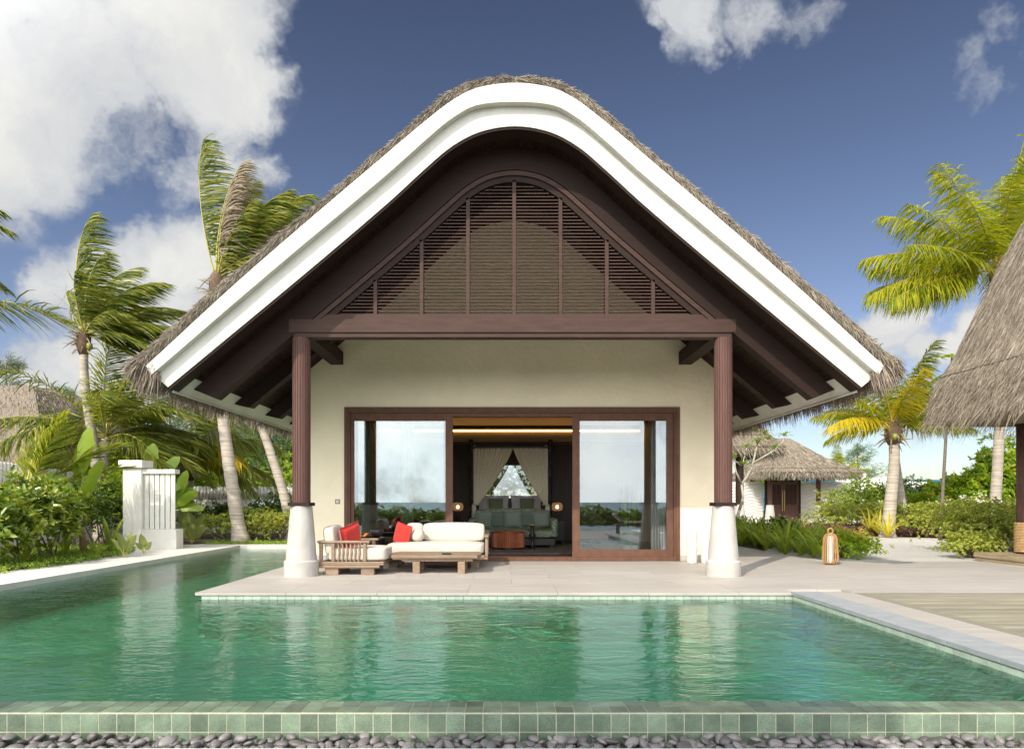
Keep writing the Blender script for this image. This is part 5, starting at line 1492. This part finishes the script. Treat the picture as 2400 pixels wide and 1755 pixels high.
# papaya-like slender tree
pt2 = thing('slender_tree', 'thin bare stemmed young tree in front of the yellow shrubs', 'tree', (S(2203, 0, 21).x, 21, 0))
MB().tube([S(2203, 1265, 21), S(2208, 1180, 21), S(2215, 1060, 21), S(2222, 930, 21), S(2232, 835, 21)], [.055, .05, .045, .04, .03], 8).build('trunk', 'bark', pt2, smooth=True)
def leaf_blade(base, d0, L, W, droop=.4, nseg=9, fold=.25, stalk=.15, wave=.03, roll=0, face=0.0, wp=None):
    """broad leaf along a curved midrib, V-folded with a wavy margin"""
    p = Vector(base); d = Vector(d0).normalized(); pts = [p.copy()]; ds_ = [d.copy()]
    for i in range(nseg):
        d = (d + DOWN * droop * (i + .5) / nseg * 2 / nseg).normalized(); p = p + d * (L / nseg); pts.append(p.copy()); ds_.append(d.copy())
    s0 = Vector(d0).cross(Vector((0, 0, 1)))
    s0 = s0.normalized() if s0.length > .05 else Vector((1, 0, 0))
    if face:
        sf_ = Vector(d0).normalized().cross(Vector((0, 1, 0)))
        if sf_.length > .05:
            sf_.normalize(); sf_ = sf_ if sf_.dot(s0) >= 0 else -sf_
            s0 = s0.lerp(sf_, face).normalized()
    s0 = (Quaternion(Vector(d0).normalized(), roll)) @ s0
    V = []; Fa = []
    ph = R.uniform(0, 6)
    for i, (p, d) in enumerate(zip(pts, ds_)):
        t = i / nseg; s = (s0 - d * s0.dot(d)).normalized(); n = s.cross(d)
        if wp: w = W / 2 * np.interp(t, [q[0] for q in wp], [q[1] for q in wp])
        else:
            u = max(0, (t - stalk) / (1 - stalk)); w = W / 2 * (math.sin(math.pi * min(1, u ** .75)) ** .65 if 0 < u < 1 else .03)
        w = max(w, .004) * (1 if wave < .025 else R.uniform(.84, 1.04))
        for k in (-1, -.5, 0, .5, 1):
            V.append(p + s * w * k + n * (abs(k) * w * fold + wave * abs(k) * W * math.sin(i * 2.3 + ph + k)))
    for i in range(nseg):
        for k in range(4): a = i * 5 + k; Fa.append((a, a + 1, a + 6, a + 5))
    return np.array([tuple(v) for v in V]), np.array(Fa)
STRAPS = {}
def rosette(name, label, cat, loc, n, L, W, m, group=None, spread=(.35, 1.0), droop=1.0, stem=0, nvar=4, indiv=True):
    """tuft of strap leaves; leaves share a few meshes"""
    root = thing(name, label, cat, loc, group)
    key = (round(L, 2), round(W, 3), m, round(droop, 2))
    if key not in STRAPS:
        STRAPS[key] = []
        for k in range(nvar):
            sp = spread[0] + (spread[1] - spread[0]) * k / max(1, nvar - 1)
            V, Fa = leaf_blade((0, 0, 0), (sp, 0, 1), L * R.uniform(.85, 1.1), W, droop, 7, .22, 0, .015, wp=[(0, .5), (.2, .85), (.5, 1), (.8, .7), (1, .03)])
            STRAPS[key].append(mesh_np('leaf', V, Fa, [m], smooth=True))
    if stem: MB().tube([(loc[0], loc[1], loc[2]), (loc[0], loc[1], loc[2] + stem)], .035, 8).build('stem', 'bark', root)
    for i in range(n):
        inst('leaf', STRAPS[key][i % nvar], root, (loc[0], loc[1], loc[2] + stem), (R.uniform(-.08, .08), R.uniform(-.08, .08), i * 2.399 + R.uniform(-.2, .2)), (1, 1, 1) if 0 else (R.uniform(.8, 1.15),) * 3)
    return root
for k in range(9):
    a = k * 2.4; V, Fa = leaf_blade(S(2232, 838, 21), (math.cos(a), .5 * math.sin(a), .35 - .5 * (k % 3) * .4), .55, .20, .6)
    np_obj('leaf', V, Fa, 'shrub_yellow', pt2)

def shrub(name, label, c, r, n, k, L, W, m, cat='shrub', group=None, boxy=2.0, upb=.35, stems=5, flowers=None, lump=.26, inner=.35, z0=0.0, spread=1.0, seed=None):
    """shrub: n leaf whorls of k leaves in a lumpy ellipsoid (centre c, radii r)"""
    c = np.array(c, float); r = np.array(r, float)
    root = thing(name, label, cat, (c[0], c[1], z0), group)
    d = NR.normal(size=(n, 3)); d[:, 2] = np.where(d[:, 2] < -.35, -d[:, 2], d[:, 2])
    d = nrm(d); q = (np.abs(d) ** boxy).sum(1) ** (1 / boxy); d = d / q[:, None]
    lum = 1 + lump * (np.sin(d[:, 0] * 5 + c[0] * 3) * np.sin(d[:, 2] * 6 + c[1]) + .7 * np.sin(d[:, 0] * 11 + d[:, 1] * 9 + c[0]))
    rad = np.where(NR.uniform(0, 1, n) < inner, NR.uniform(.45, .95, n), NR.uniform(.88, 1.08, n)) * lum
    P = c + d * r * rad[:, None]
    P[:, 2] = np.maximum(P[:, 2], z0 + .02)
    ax = nrm(d / r * r.mean() + np.array([0, 0, upb * 1.6]) + NR.normal(0, .3, (n, 3)))
    PP = np.repeat(P, k, 0); AX = np.repeat(ax, k, 0)
    rnd = NR.normal(size=(n * k, 3)); tang = nrm(np.cross(AX, rnd))
    a = NR.uniform(.1, .9, n * k)[:, None]
    D = AX * a + tang * spread * (1.05 - .5 * a)
    PP = PP + NR.normal(0, L * .18, (n * k, 3))
    V, Fa = leaves(PP, D, L * NR.uniform(.5, 1.25, n * k), W * NR.uniform(.7, 1.2, n * k), side=AX + NR.normal(0, .3, (n * k, 3)))
    np_obj('foliage', V, Fa, m, root, kind='stuff')
    for i in range(stems):
        j = R.randrange(n)
        x0, y0 = c[0] + R.uniform(-.25, .25) * r[0], c[1] + R.uniform(-.25, .25) * r[1]
        MB().tube([(x0, y0, z0), ((x0 + P[j][0]) / 2, (y0 + P[j][1]) / 2, z0 + (P[j][2] - z0) * .55), tuple(P[j])], [.022, .016, .006], 5).build('branch', 'bark', root)
    if flowers:
        fm, fn, fs = flowers
        j = np.argsort(-(P[:, 2] / r[2] - P[:, 1] / r[1] * .35 + NR.uniform(0, 1.3, n)))[:fn]
        Pf = np.repeat(P[j] + ax[j] * L * .7, 14, 0) + NR.normal(0, fs, (len(j) * 14, 3))
        V, Fa = leaves(Pf, NR.normal(size=(len(Pf), 3)) + np.array([0, -.3, .8]), fs * 1.1, fs * .8)
        np_obj('blossom', V, Fa, fm, root, kind='stuff')
    return root
def mat_cover(name, label, poly_fn, n, L, W, m, z=(0, .12), cat='ground cover'):
    P = poly_fn(n); n = len(P)
    P3 = np.stack([P[:, 0], P[:, 1], NR.uniform(z[0], z[1], n)], 1)
    D = NR.normal(0, .8, (n, 3)) + np.array([0, 0, .9]); 
    V, Fa = leaves(P3, D, L * NR.uniform(.7, 1.2, n), W)
    o = np_obj(name, V, Fa, m, kind='stuff'); o['label'] = label; o['category'] = cat
    return o
# ---- left garden
def left_poly(n):
    y = NR.uniform(6.5, 18.0, n * 2); x = -8.42 - NR.uniform(0, 1, n * 2) ** 1.2 * 4.3
    edge_ = -8.42 - .10 - .10 * np.sin(y * 2.3) - .08 * np.sin(y * 7.1) - np.clip((y - 14.5) * .35, 0, 2)
    k = x < edge_
    return np.stack([x[k], y[k]], 1)[:n]
mat_cover('ground_cover', 'low creeping green ground cover along the left poolside path', left_poly, 26000, .055, .035, 'cover_leaf', (-.02, .07))
def rear_poly(n):
    x = NR.uniform(-8.6, -4.0, n); y = 18.95 + NR.uniform(0, 1, n) ** 1.5 * 1.5 + .12 * np.sin(x * 3)
    return np.stack([x, y], 1)
mat_cover('ground_cover', 'sparse yellow green creeping plants at the rear pool coping', rear_poly, 4500, .05, .03, 'cover_leaf', (-.02, .06))
sandb = setting('sand')
MB().add([(-8.36, 2, -.02), (-8.75, 2, -.02), (-8.8, 14.5, -.02), (-9.6, 17.5, -.02), (-8.8, 19.4, -.02), (-3.6, 19.5, -.02), (-3.6, 18.86, -.02), (-8.36, 18.86, -.02)], [tuple(range(8))]).build('sand_strip', 'white_coping', sandb)
GL = 'glossy leaved shrubs at the left'
for i, (x, y, zc, r, lb) in enumerate([(45, 13.6, .72, (.95, .8, .78), 'big glossy leaved shrub nearest the left edge of the photo'), (105, 14.6, .80, (.75, .7, .62), 'glossy leaved shrub between the left edge and the banana plant'),
                           (-60, 12.2, .55, (.9, .8, .65), 'low glossy shrub cut by the left edge at the path')]):
    shrub('glossy_shrub', lb, (S(x, 0, y).x, y, zc), r, 430, 10, .17, .075, 'shrub_glossy', group=GL, stems=6)
for x, y, zc, r, m, lb in [(170, 17.2, .75, (.8, .6, .75), 'shrub_dark', 'dark shrub in the shade behind the banana stem'), (225, 18.6, .95, (.9, .6, .95), 'shrub_mid', 'leafy shrub in front of the fence behind the banana leaves'),
                           (130, 17.5, .85, (.8, .6, .85), 'shrub_dark', 'shaded shrub under the young coconut leaves'), (275, 19.0, .8, (.6, .5, .8), 'shrub_dark', 'dark shrub close behind the white shower post'),
                           (300, 20.5, 1.6, (.8, .6, .7), 'shrub_yellow', 'yellow green bush top rising over the fence at the post')]:
    shrub('garden_shrub', lb, (S(x, 0, y).x, y, zc), r, 480, 7, .10, .05, m, stems=4)
shrub('garden_shrub', 'dark leafy shrub with white flowers against the far left fence', (S(520, 0, 22.5).x, 22.5, .5), (.95, .6, .58), 520, 7, .12, .05, 'shrub_dark', flowers=('flower_white', 8, .05))
shrub('garden_shrub', 'second dark shrub with white flowers right of the palm trunk', (S(598, 0, 22.3).x, 22.3, .5), (.95, .6, .60), 520, 7, .12, .05, 'shrub_dark', flowers=('flower_white', 8, .05))
shrub('garden_shrub', 'wispy shrub leaning on the fence between post and palm trunk', (S(455, 0, 22.6).x, 22.6, .6), (.9, .5, .7), 200, 6, .09, .04, 'shrub_mid', inner=.6, stems=9)
shrub('garden_shrub', 'rounded dark shrub beside the leaning trunk near the column', (S(650, 0, 22.8).x, 22.8, .7), (.6, .5, .75), 420, 7, .12, .05, 'shrub_dark')
shrub('garden_shrub', 'sunlit bush outside the small window behind the bed', (-.2, 22.6, 1.5), (1.1, .6, .8), 300, 7, .13, .06, 'shrub_yellow')
shrub('garden_shrub', 'bright leafy bush seen under the eave beside the column', (S(690, 0, 27).x, 28.5, 2.0), (1.2, .8, .9), 420, 7, .14, .06, 'shrub_yellow')
shrub('low_hedge', 'loose light green hedge around the foot of the palm trunk', (S(552, 0, 19.9).x, 19.9, .36), (1.15, .38, .46), 620, 9, .075, .035, 'hedge_light', 'hedge', boxy=3.2, upb=1.4, spread=.6)
shrub('low_hedge', 'light green hedge at the right end by the column', (S(655, 0, 20.3).x, 20.3, .40), (.95, .38, .50), 520, 9, .075, .035, 'hedge_light', 'hedge', boxy=3.2, upb=1.4, spread=.6)
# background trees left
def casuarina(label, base, h, cr, n=60, m='needle', group='feathery trees behind the fence', lean=0.0, y=None, clump=46, L=.32):
    b = Vector(base); root = thing('feathery_tree', label, 'tree', b, group)
    top = b + Vector((lean * h, 0, h))
    tp = [b, b + Vector((lean * h * .4 + .1, 0, h * .4)), b + Vector((lean * h * .7, 0, h * .75)), top]
    trunk(root, tp, .13, .03, m='bark', rings=False)
    ps = resample3(tp, 40); parts = []
    for i in range(n):
        t = R.uniform(.22, 1); p = ps[int(t * 39)]; a = R.uniform(0, 6.28); l = cr * (1.15 - t) ** .7 * R.uniform(.4, 1.1) + .15
        e = p + Vector((math.cos(a) * l, math.sin(a) * l, l * R.uniform(.1, .6)))
        if i < 26: MB().tube([p, p.lerp(e, .5) + Vector((0, 0, .06)), e], [.03 * (1.1 - t), .02 * (1.1 - t), .006], 5).build('branch', 'bark', root)
        k = clump; u = NR.uniform(.35, 1.05, k)[:, None]
        P = np.array(p) * (1 - u) + np.array(e) * u + NR.normal(0, .08 + .05 * l, (k, 3))
        D = np.array(e - p) / max(l, .1) * .7 + NR.normal(0, .45, (k, 3)) + np.array([0, 0, -.15])
        parts.append(ribbons(P, D, NR.uniform(.5, 1.2, k) * L, .02, .18))
    V, Fa, _ = join(parts); np_obj('foliage', V, Fa, m, root, kind='stuff')
casuarina('pale feathery tree at the far left behind the thatched house', tuple(S(15, 1180, 34)), 7.3, 1.7, 80, 'needle_pale', clump=80)
casuarina('small conical green tree peeking over the young palm', tuple(S(148, 1180, 36)), 6.2, 1.1, 60, clump=80)
casuarina('feathery green tree top just left of the villa eave', tuple(S(398, 1180, 36)), 6.5, 2.2, 90, clump=80)
casuarina('dense feathery tree beyond the fence under the eave', tuple(S(500, 1190, 32)), 5.0, 2.4, 110, clump=80)
casuarina('leaning feathery tree beyond the fence near the column', tuple(S(625, 1190, 31)), 4.6, 2.0, 90, lean=.08, clump=80)
casuarina('bushy feathery tree between the two palm trunks', tuple(S(575, 1190, 34)), 4.2, 2.6, 90, clump=80)
casuarina('feathery tree directly behind the left column', tuple(S(690, 1190, 34)), 4.8, 1.8, 80, clump=80)
for x, y, zc, r, m, lb in [(350, 28.5, 2.2, (1.8, 1, 1.0), 'shrub_dark', 'dark bush mass beyond the fence right of the white post'), (150, 27, 2.2, (2.2, 1, 1.2), 'shrub_mid', 'broad green bush beyond the fence behind the young palm'),
                           (480, 29.5, 1.7, (1.4, 1, .8), 'shrub_yellow', 'yellow green bush beyond the fence left of the palm trunk'), (600, 29.8, 1.7, (1.6, 1, .8), 'shrub_mid', 'green bush beyond the fence between the palm trunks')]:
    shrub('background_bush', lb, (S(x, 0, y).x, y, zc), r, 520, 7, .16, .075, m, stems=3, group='bushes beyond the left fence')
for x, y, zc, r, m, lb in [(60, 26.5, 1.9, (1.8, 1, 1.2), 'shrub_mid', 'green bush beside the neighbouring thatched roof'), (240, 25, 2.0, (1.5, 1, 1.1), 'shrub_yellow', 'sunlit yellow green bush behind the fence left of the post'),
                           (420, 27.5, 2.0, (1.5, .9, 1.0), 'shrub_mid', 'green bush in the gap right of the shower screen'), (540, 31.5, 2.6, (2.6, 1, 1.6), 'shrub_dark', 'tall dark bush mass behind the two palm trunks'), (660, 31, 2.6, (2.0, 1, 1.5), 'shrub_mid', 'leafy bush mass beyond the leaning palm trunk')]:
    shrub('background_bush', lb, (S(x, 0, y).x, y, zc), r, 560, 7, .17, .075, m, stems=3, group='bushes beyond the left fence')
# banana plants
def banana(label, loc, stem_h, leaves_, m='banana_leaf', lean=(.0, 0), group='banana plants', stem=True):
    root = thing('banana_plant', label, 'banana plant', loc, group)
    top = Vector(loc) + Vector((lean[0], lean[1], stem_h))
    if stem: MB().tube([loc, Vector(loc).lerp(top, .5) + Vector((.02, 0, 0)), top], [.085, .06, .04], 10).build('stem', 'banana_stem', root, smooth=True)
    for f in leaves_:
        a = math.radians(f[0]); d = Vector((math.cos(a), f[1], math.sin(a)))
        sk_ = f[5] if len(f) > 5 else .22
        V, Fa = leaf_blade(top, d, f[2], f[3], f[4] if len(f) > 4 else .5, 16, .12, 0, .03, wp=[(0, .06), (sk_, .07), (sk_ + .08, .6), (sk_ + .2, .95), (.75, 1), (.92, .72), (1, .12)], roll=(f[6] if len(f) > 6 else 0) + R.uniform(-.35, .35), face=.85)
        np_obj('leaf', V, Fa, m, root, smooth=True)
bx = S(197, 0, 15.4).x
banana('banana plant with broad upright leaves left of the white post', (bx, 15.4, -.03), 1.05, [(86, .1, 1.95, .46, .15, .42, 0), (100, .3, 1.6, .30, .15, .4, .7), (122, -.05, 1.05, .44, .35, .25, .1), (62, -.1, 1.3, .28, .1, .2, .5), (150, .9, 1.4, .30, .9, .3), (150, .5, 1.3, .32, .9), (178, .0, .9, .24, 1.0)], lean=(-.14, 0))
bx = S(340, 0, 18.6).x
banana('banana plant whose leaves show above the slatted white screen', (bx, 18.6, -.03), 1.3, [(85, .1, 1.6, .42, .2), (60, .2, 1.5, .38, .3), (105, .3, 1.2, .35, .4), (35, .2, 1.0, .32, .8), (150, .2, 1.2, .36, 1.0)])
bx = S(402, 0, 18.9).x
banana('banana plant emerging to the right of the slatted white screen', (bx, 18.9, -.03), .95, [(72, 0, 1.25, .34, .35), (45, -.1, 1.0, .30, .6), (95, .2, 1.0, .3, .5), (20, .1, .9, .28, .8), (60, .3, .9, .3, .4)])
# strap plants on the left
for x, y, n, L, W, lb, st_ in [(258, 15.2, 15, .72, .085, 'tall strap leaved lily at the foot of the white post', .12), (227, 14.4, 10, .42, .06, 'small strap leaved lily left of the taller one by the post', .05),
                          (155, 15.4, 14, .85, .06, 'shaded fan of thin arching leaves below the banana plant', 0), (58, 13.4, 8, .7, .055, 'thin arching plant under the big glossy shrub', 0), (300, 18.0, 10, .55, .07, 'strap leaved plant tucked behind the post base', 0)]:
    rosette('strap_plant', lb, 'plant', (S(x, 0, y).x, y, -.03), n, L, W, 'strap_green', 'strap leaved plants in the left bed', (.15, .8), .7, st_)
def arum(label, loc, lv, m='arum_leaf', sc=1.0):
    root = thing('arum_plant', label, 'plant', loc, 'broad leaved arums')
    for a, yc, h, L, W in lv:
        ar = math.radians(a); d = Vector((math.cos(ar) * .5, yc, 1)).normalized(); tip = Vector(loc) + d * h
        MB().tube([loc, Vector(loc).lerp(tip, .5), tip], [.014, .012, .009], 5).build('stalk', 'midrib', root)
        V, Fa = leaf_blade(tip, (math.cos(ar) * .6, yc - .15, .9), L, W, .8, 9, .18, 0, .02, face=.8, wp=[(0, .3), (.12, .85), (.35, 1), (.7, .7), (1, .02)])
        np_obj('leaf', V, Fa, m, root, smooth=True)
arum('pale blotched arum in front of the white post', (S(292, 0, 14.6).x, 14.6, -.03), [(100, -.1, .22, .42, .20), (40, 0, .25, .36, .17), (150, 0, .2, .34, .15), (70, .2, .3, .3, .15), (20, -.2, .15, .3, .13)])
arum('tiny arum at the right of the white post base', (S(337, 0, 15.6).x, 15.6, -.03), [(90, -.1, .18, .34, .20), (30, 0, .12, .26, .14), (150, 0, .12, .24, .13)])
arum('large arum with broad pale leaves right of the slatted screen', (S(450, 0, 19.4).x, 19.4, -.03), [(95, -.1, .35, .75, .46), (125, 0, .4, .6, .38), (50, 0, .45, .6, .2), (20, -.2, .2, .5, .30), (75, -.4, .15, .55, .36), (165, -.1, .2, .45, .28), (5, -.1, .3, .5, .28)])
# white shower screen
scn = thing('shower_screen', 'white slatted shower screen with square capped post at the poolside', 'screen', (-9.2, 17.3, 0))
px0, px1 = S(283, 0, 17.1).x, S(333, 0, 17.1).x
box('post', 'bright_white', scn, px0 + .05, px1 - .02, 17.1, 17.5, -.03, 2.08, .01)
box('post_cap', 'bright_white', scn, px0 - .02, px1 + .04, 17.02, 17.58, 2.081, 2.27, .01)
qx1 = S(412, 0, 17.2).x
box('screen_base', 'bright_white', scn, px1 - .019, qx1 + .05, 17.12, 17.5, -.03, .50, .01)
box('screen_head', 'bright_white', scn, px1 - .019, qx1, 17.14, 17.42, 1.93, 2.04, .006)
w_ = (qx1 - px1) / 6.0
for k in range(6):
    box('slat', 'bright_white', scn, px1 + .005 + k * w_, px1 + (k + 1) * w_ - .022, 17.2, 17.235, .505, 1.928, .004)
for k in range(4):
    box('slat', 'bright_white', scn, px0 - .0, px0 + .03, 17.55 + k * .13, 17.65 + k * .13, .3, 1.98, .004)
# ---- right garden
BED = 'strap plants in the terrace bed'
k = 0
rr_ = random.Random(5)
rows = []
for yy in np.arange(13.75, 20.5, .58):
    for xx in (6.62, 7.0, 7.4):
        if xx > 6.8 and yy < 15.2: continue
        rows.append((xx + rr_.uniform(-.12, .12), yy + rr_.uniform(-.15, .15)))
ordn = ['first', 'second', 'third', 'fourth', 'fifth', 'sixth', 'seventh', 'eighth', 'ninth', 'tenth', 'eleventh', 'twelfth', 'thirteenth']
for q_, (x, y) in enumerate(rows):
    kx_ = 0 if x < 6.81 else (1 if x < 7.2 else 2); lab_ = '%s strap leaved plant from the front, %s row of the terrace bed' % (ordn[min(int(sum(1 for a, b in rows[:q_] if (0 if a < 6.81 else (1 if a < 7.2 else 2)) == kx_)), 12)], ('paving side', 'middle', 'path side')[kx_])
    ro = rosette('strap_plant', lab_, 'plant', (x, y, -.03), 15, .78, .075, 'strap_green', BED, (.2, 1.0), .85)
shrub('flowering_shrub', 'low shrub with orange pink leaves and flowers beside the wooden lantern', (7.35, 14.4, .20), (.62, .6, .34), 520, 8, .07, .035, 'shrub_yellow', flowers=('flower_orange', 60, .018))
shrub('flowering_shrub', 'small orange flowering bush at the end of the terrace bed', (7.75, 15.3, .18), (.5, .6, .32), 400, 8, .07, .035, 'shrub_yellow', flowers=('flower_orange', 36, .018))
shrub('garden_shrub', 'dark leafy bush behind the right column at the terrace edge', (7.5, 18.5, .25), (.4, 1.3, .38), 500, 8, .12, .05, 'shrub_dark')
shrub('garden_shrub', 'leafy bush seen low behind the frangipani trunk', (6.9, 20.9, .3), (.7, .9, .5), 420, 8, .12, .05, 'shrub_mid')
# frangipani
fr_ = thing('frangipani_tree', 'pale bare branched frangipani beside the right column', 'tree', (7.5, 21, 0))
Yf = 20.5
B = lambda *p: [S(a, b, Yf + dy) for a, b, dy in p]
for pts, r0 in [(B((1762, 1240, 0), (1745, 1222, 0), (1728, 1212, 0), (1733, 1195, 0)), .075), (B((1733, 1195, 0), (1742, 1165, 0), (1738, 1135, 0)), .05), (B((1728, 1212, 0), (1722, 1210, 0), (1715, 1190, 0)), .05),
                (B((1738, 1135, 0), (1752, 1115, .1), (1765, 1085, .1), (1775, 1040, .2)), .04), (B((1765, 1085, .1), (1790, 1070, 0), (1815, 1055, -.1)), .03), (B((1738, 1135, 0), (1725, 1105, -.1), (1718, 1075, 0)), .034),
                (B((1775, 1040, .2), (1782, 1030, 0), (1792, 1018, 0)), .02), (B((1775, 1040, .2), (1768, 1025, .1), (1757, 1012, .1)), .02), (B((1752, 1115, .1), (1742, 1080, .3), (1750, 1050, .3)), .025), (B((1815, 1055, -.1), (1835, 1035, -.1), (1838, 1025, 0)), .018), (B((1718, 1075, 0), (1735, 1090, .1), (1745, 1088, .1)), .016)]:
    MB().tube(pts, [r0 * (1 - .35 * i / (len(pts) - 1)) for i in range(len(pts))], 8).build('branch', 'pale_bark', fr_, smooth=True)
for x, y in [(1792, 1018), (1757, 1008), (1838, 1022), (1775, 1035), (1815, 1050), (1750, 1048), (1718, 1072), (1745, 1088), (1800, 1030), (1770, 1012)]:
    c = S(x, y, Yf)
    for j in range(9):
        a = j * 2.4; V, Fa = leaf_blade(c, (math.cos(a), math.sin(a), .45 + .3 * (j % 3)), .30, .085, 1.0, 5, .2, .12)
        np_obj('leaf', V, Fa, 'frangipani_leaf', fr_)
# purple ground cover band along the path
def purple(n):
    ctr = np.array([(10.9, 26.8), (12.4, 24.3), (14.0, 22.6), (14.9, 21.6), (14.3, 20.3), (13.7, 19.8)]); ctr2 = np.array([(12.9, 30), (15.4, 26.6), (16.4, 24.4), (16.6, 22.6), (15.6, 20.8), (14.6, 19.6)])
    t = NR.uniform(0, 5, n); i = np.minimum(t.astype(int), 4); u = (t - i)[:, None]; v = NR.uniform(0, 1, (n, 1))
    return (ctr[i] * (1 - u) + ctr[i + 1] * u) * (1 - v) + (ctr2[i] * (1 - u) + ctr2[i + 1] * u) * v
mat_cover('purple_ground_cover', 'band of purple brown ground cover edging the far path', purple, 24000, .13, .05, 'purple_leaf', (0, .26))
HG = 'light green hedge segments beyond the path'
for x, y, zc, r, lb in [(2030, 26.5, .45, (2.0, .8, .62), 'low green hedge around the short palm trunks'), (2150, 24.8, .45, (1.6, .9, .62), 'low green hedge behind the purple edging'), (2250, 23.0, .45, (1.6, 1.0, .62), 'low green hedge with white flowers behind the slender stem'), (2350, 21.5, .5, (1.4, 1.0, .62), 'low green hedge near the pavilion column')]:
    shrub('low_hedge', lb, (S(x, 0, y).x, y, zc), r, 1500, 8, .085, .05, 'hedge_light', 'hedge', HG, boxy=3.5, upb=.8, flowers=('flower_white', 16, .05))
shrub('clipped_bush', 'rounded light green bush where the path meets the pavilion step', (11.35, 15.6, .42), (.78, .85, .46), 1100, 9, .06, .04, 'hedge_light', boxy=2.8)
shrub('clipped_bush', 'small pale green bush touching the timber plinth corner', (10.05, 14.4, .20), (.5, .42, .28), 500, 9, .055, .035, 'hedge_light', boxy=2.6)
shrub('clipped_bush', 'green hedge behind the rope wrapped column', (12.3, 16.4, .5), (1.5, 1.1, .62), 1400, 9, .07, .045, 'hedge_light', boxy=3)
for x, y, n, lb in [(2062, 23.4, 18, 'yellow strap leaved clump left of the short palm'), (2082, 22.4, 20, 'yellow strap leaved clump at the foot of the short palm'), (2038, 24.0, 14, 'small yellow strap leaved clump near the purple edging')]:
    rosette('strap_plant', lb, 'plant', (S(x, 0, y).x, y, 0), n, .92, .075, 'strap_yellow', 'yellow strap leaved clumps', (.2, .9), 1.2)
for x, y, zc, r, m, L, lb in [(2035, 30.5, .95, (1.3, 1, 1.15), 'shrub_mid', .13, 'upright feathery green shrub in front of the gate fence'), (2090, 31, .9, (1.4, 1, .95), 'shrub_dark', .15, 'dark shrub behind the short palm trunk'),
                              (2150, 30, .95, (1.7, 1, .98), 'shrub_dark', .16, 'dark green shrub in the middle of the sea view'), (2215, 29.5, .95, (1.6, 1, .98), 'shrub_dark', .16, 'dark green shrub behind the slender stem')]:
    shrub('tall_shrub', lb, (S(x, 0, y).x, y, zc), r, 900, 8, L, .05, m, group='tall shrubs before the sea')
for x, y, zc, r, lb in [(2195, 25.8, .75, (1.3, .8, .70), 'bright yellow green shrub left of the slender stem'), (2250, 25.6, .95, (1.3, .8, .95), 'bright yellow green shrub right of the slender stem'), (2310, 25.2, 1.3, (1.3, .8, 1.3), 'taller yellow green shrub left of the tall palm trunk'),
                        (2370, 25, 1.6, (1.2, .8, 1.7), 'tallest yellow flowered shrub beside the pavilion column'), (2440, 25, 1.6, (1.4, .8, 1.7), 'yellow green shrub hidden behind the pavilion column')]:
    shrub('yellow_shrub', lb, (S(x, 0, y).x, y, zc), r, 640, 9, .19, .075, 'shrub_yellow', group='yellow green shrubs before the sea', flowers=('flower_yellow', 5, .06))
casuarina('dark feathery tree right of the far gatehouse', tuple(S(2010, 1180, 44)), 3.7, 1.9, 60, 'needle', 'feathery trees behind the gate', clump=60)
shrub('garden_shrub', 'thin bamboo like shrub in front of the wavy wall', (S(1960, 0, 33.5).x, 33.5, .8), (1.3, .7, 1.0), 420, 6, .16, .03, 'hedge_light', inner=.6, stems=10)
shrub('garden_shrub', 'yellow green shrub seen between gate roof and door', (14.6, 39.5, 2.0), (2.2, .8, .8), 420, 7, .2, .08, 'shrub_yellow')
shrub('garden_shrub', 'leafy bush glimpsed left of the dark pavilion column', (8.0, 31.5, 1.6), (1.4, .8, 1.6), 500, 7, .2, .08, 'shrub_yellow')
# ---- garden behind the photographer, seen in the glass and casting shade
for i in range(9):
    x = -15 + i * 3.3; shrub('rear_hedge', '%s hedge segment from the left in the hedge behind the photographer' % ['first', 'second', 'third', 'fourth', 'fifth', 'sixth', 'seventh', 'eighth', 'ninth'][i], (x, -9.5 + R.uniform(-.4, .4), .1), (2.1, .9, .60 + R.uniform(0, .16)), 520, 8, .17, .07, 'shrub_mid', 'hedge', 'hedge mirrored in the glass', stems=2)
def shade_palm(x, y, h, L, lb, n=15, r=.15):
    palm(lb, [(x + 3.3 if x > -6 else x - .6, y, -.22), (x + 3.3 if x > -6 else x - .5, y, h * .42), (x + 2.6 if x > -6 else x - .3, y, h * .75), (x, y, h)], r + .03, r, [(a, 0, L) for a in []] , boot=True)
    root = [o for o in bpy.data.objects if o.get('label') == lb][0]
    for k in range(n):
        a = 2 * math.pi * k / n + R.uniform(-.1, .1); e = R.uniform(-.05, .75)
        V, Fa, mi = frond(Vector((x, y, h)), (math.cos(a), math.sin(a), e), L * R.uniform(.85, 1.1), Vector((.05, .02, 0)), .28, nl=44, windl=(.2, 0, -.1), ll=.3, wk=2.0)
        np_obj('frond', V, Fa, ['palm_leaf', 'midrib'], root, mi)
shade_palm(-10.1, -2.9, 8.4, 1.9, 'tall palm behind the photographer shading the pool at the left', 34)
shade_palm(-4.3, -3.0, 7.4, 1.6, 'palm behind the photographer shading the middle of the pool', 36)
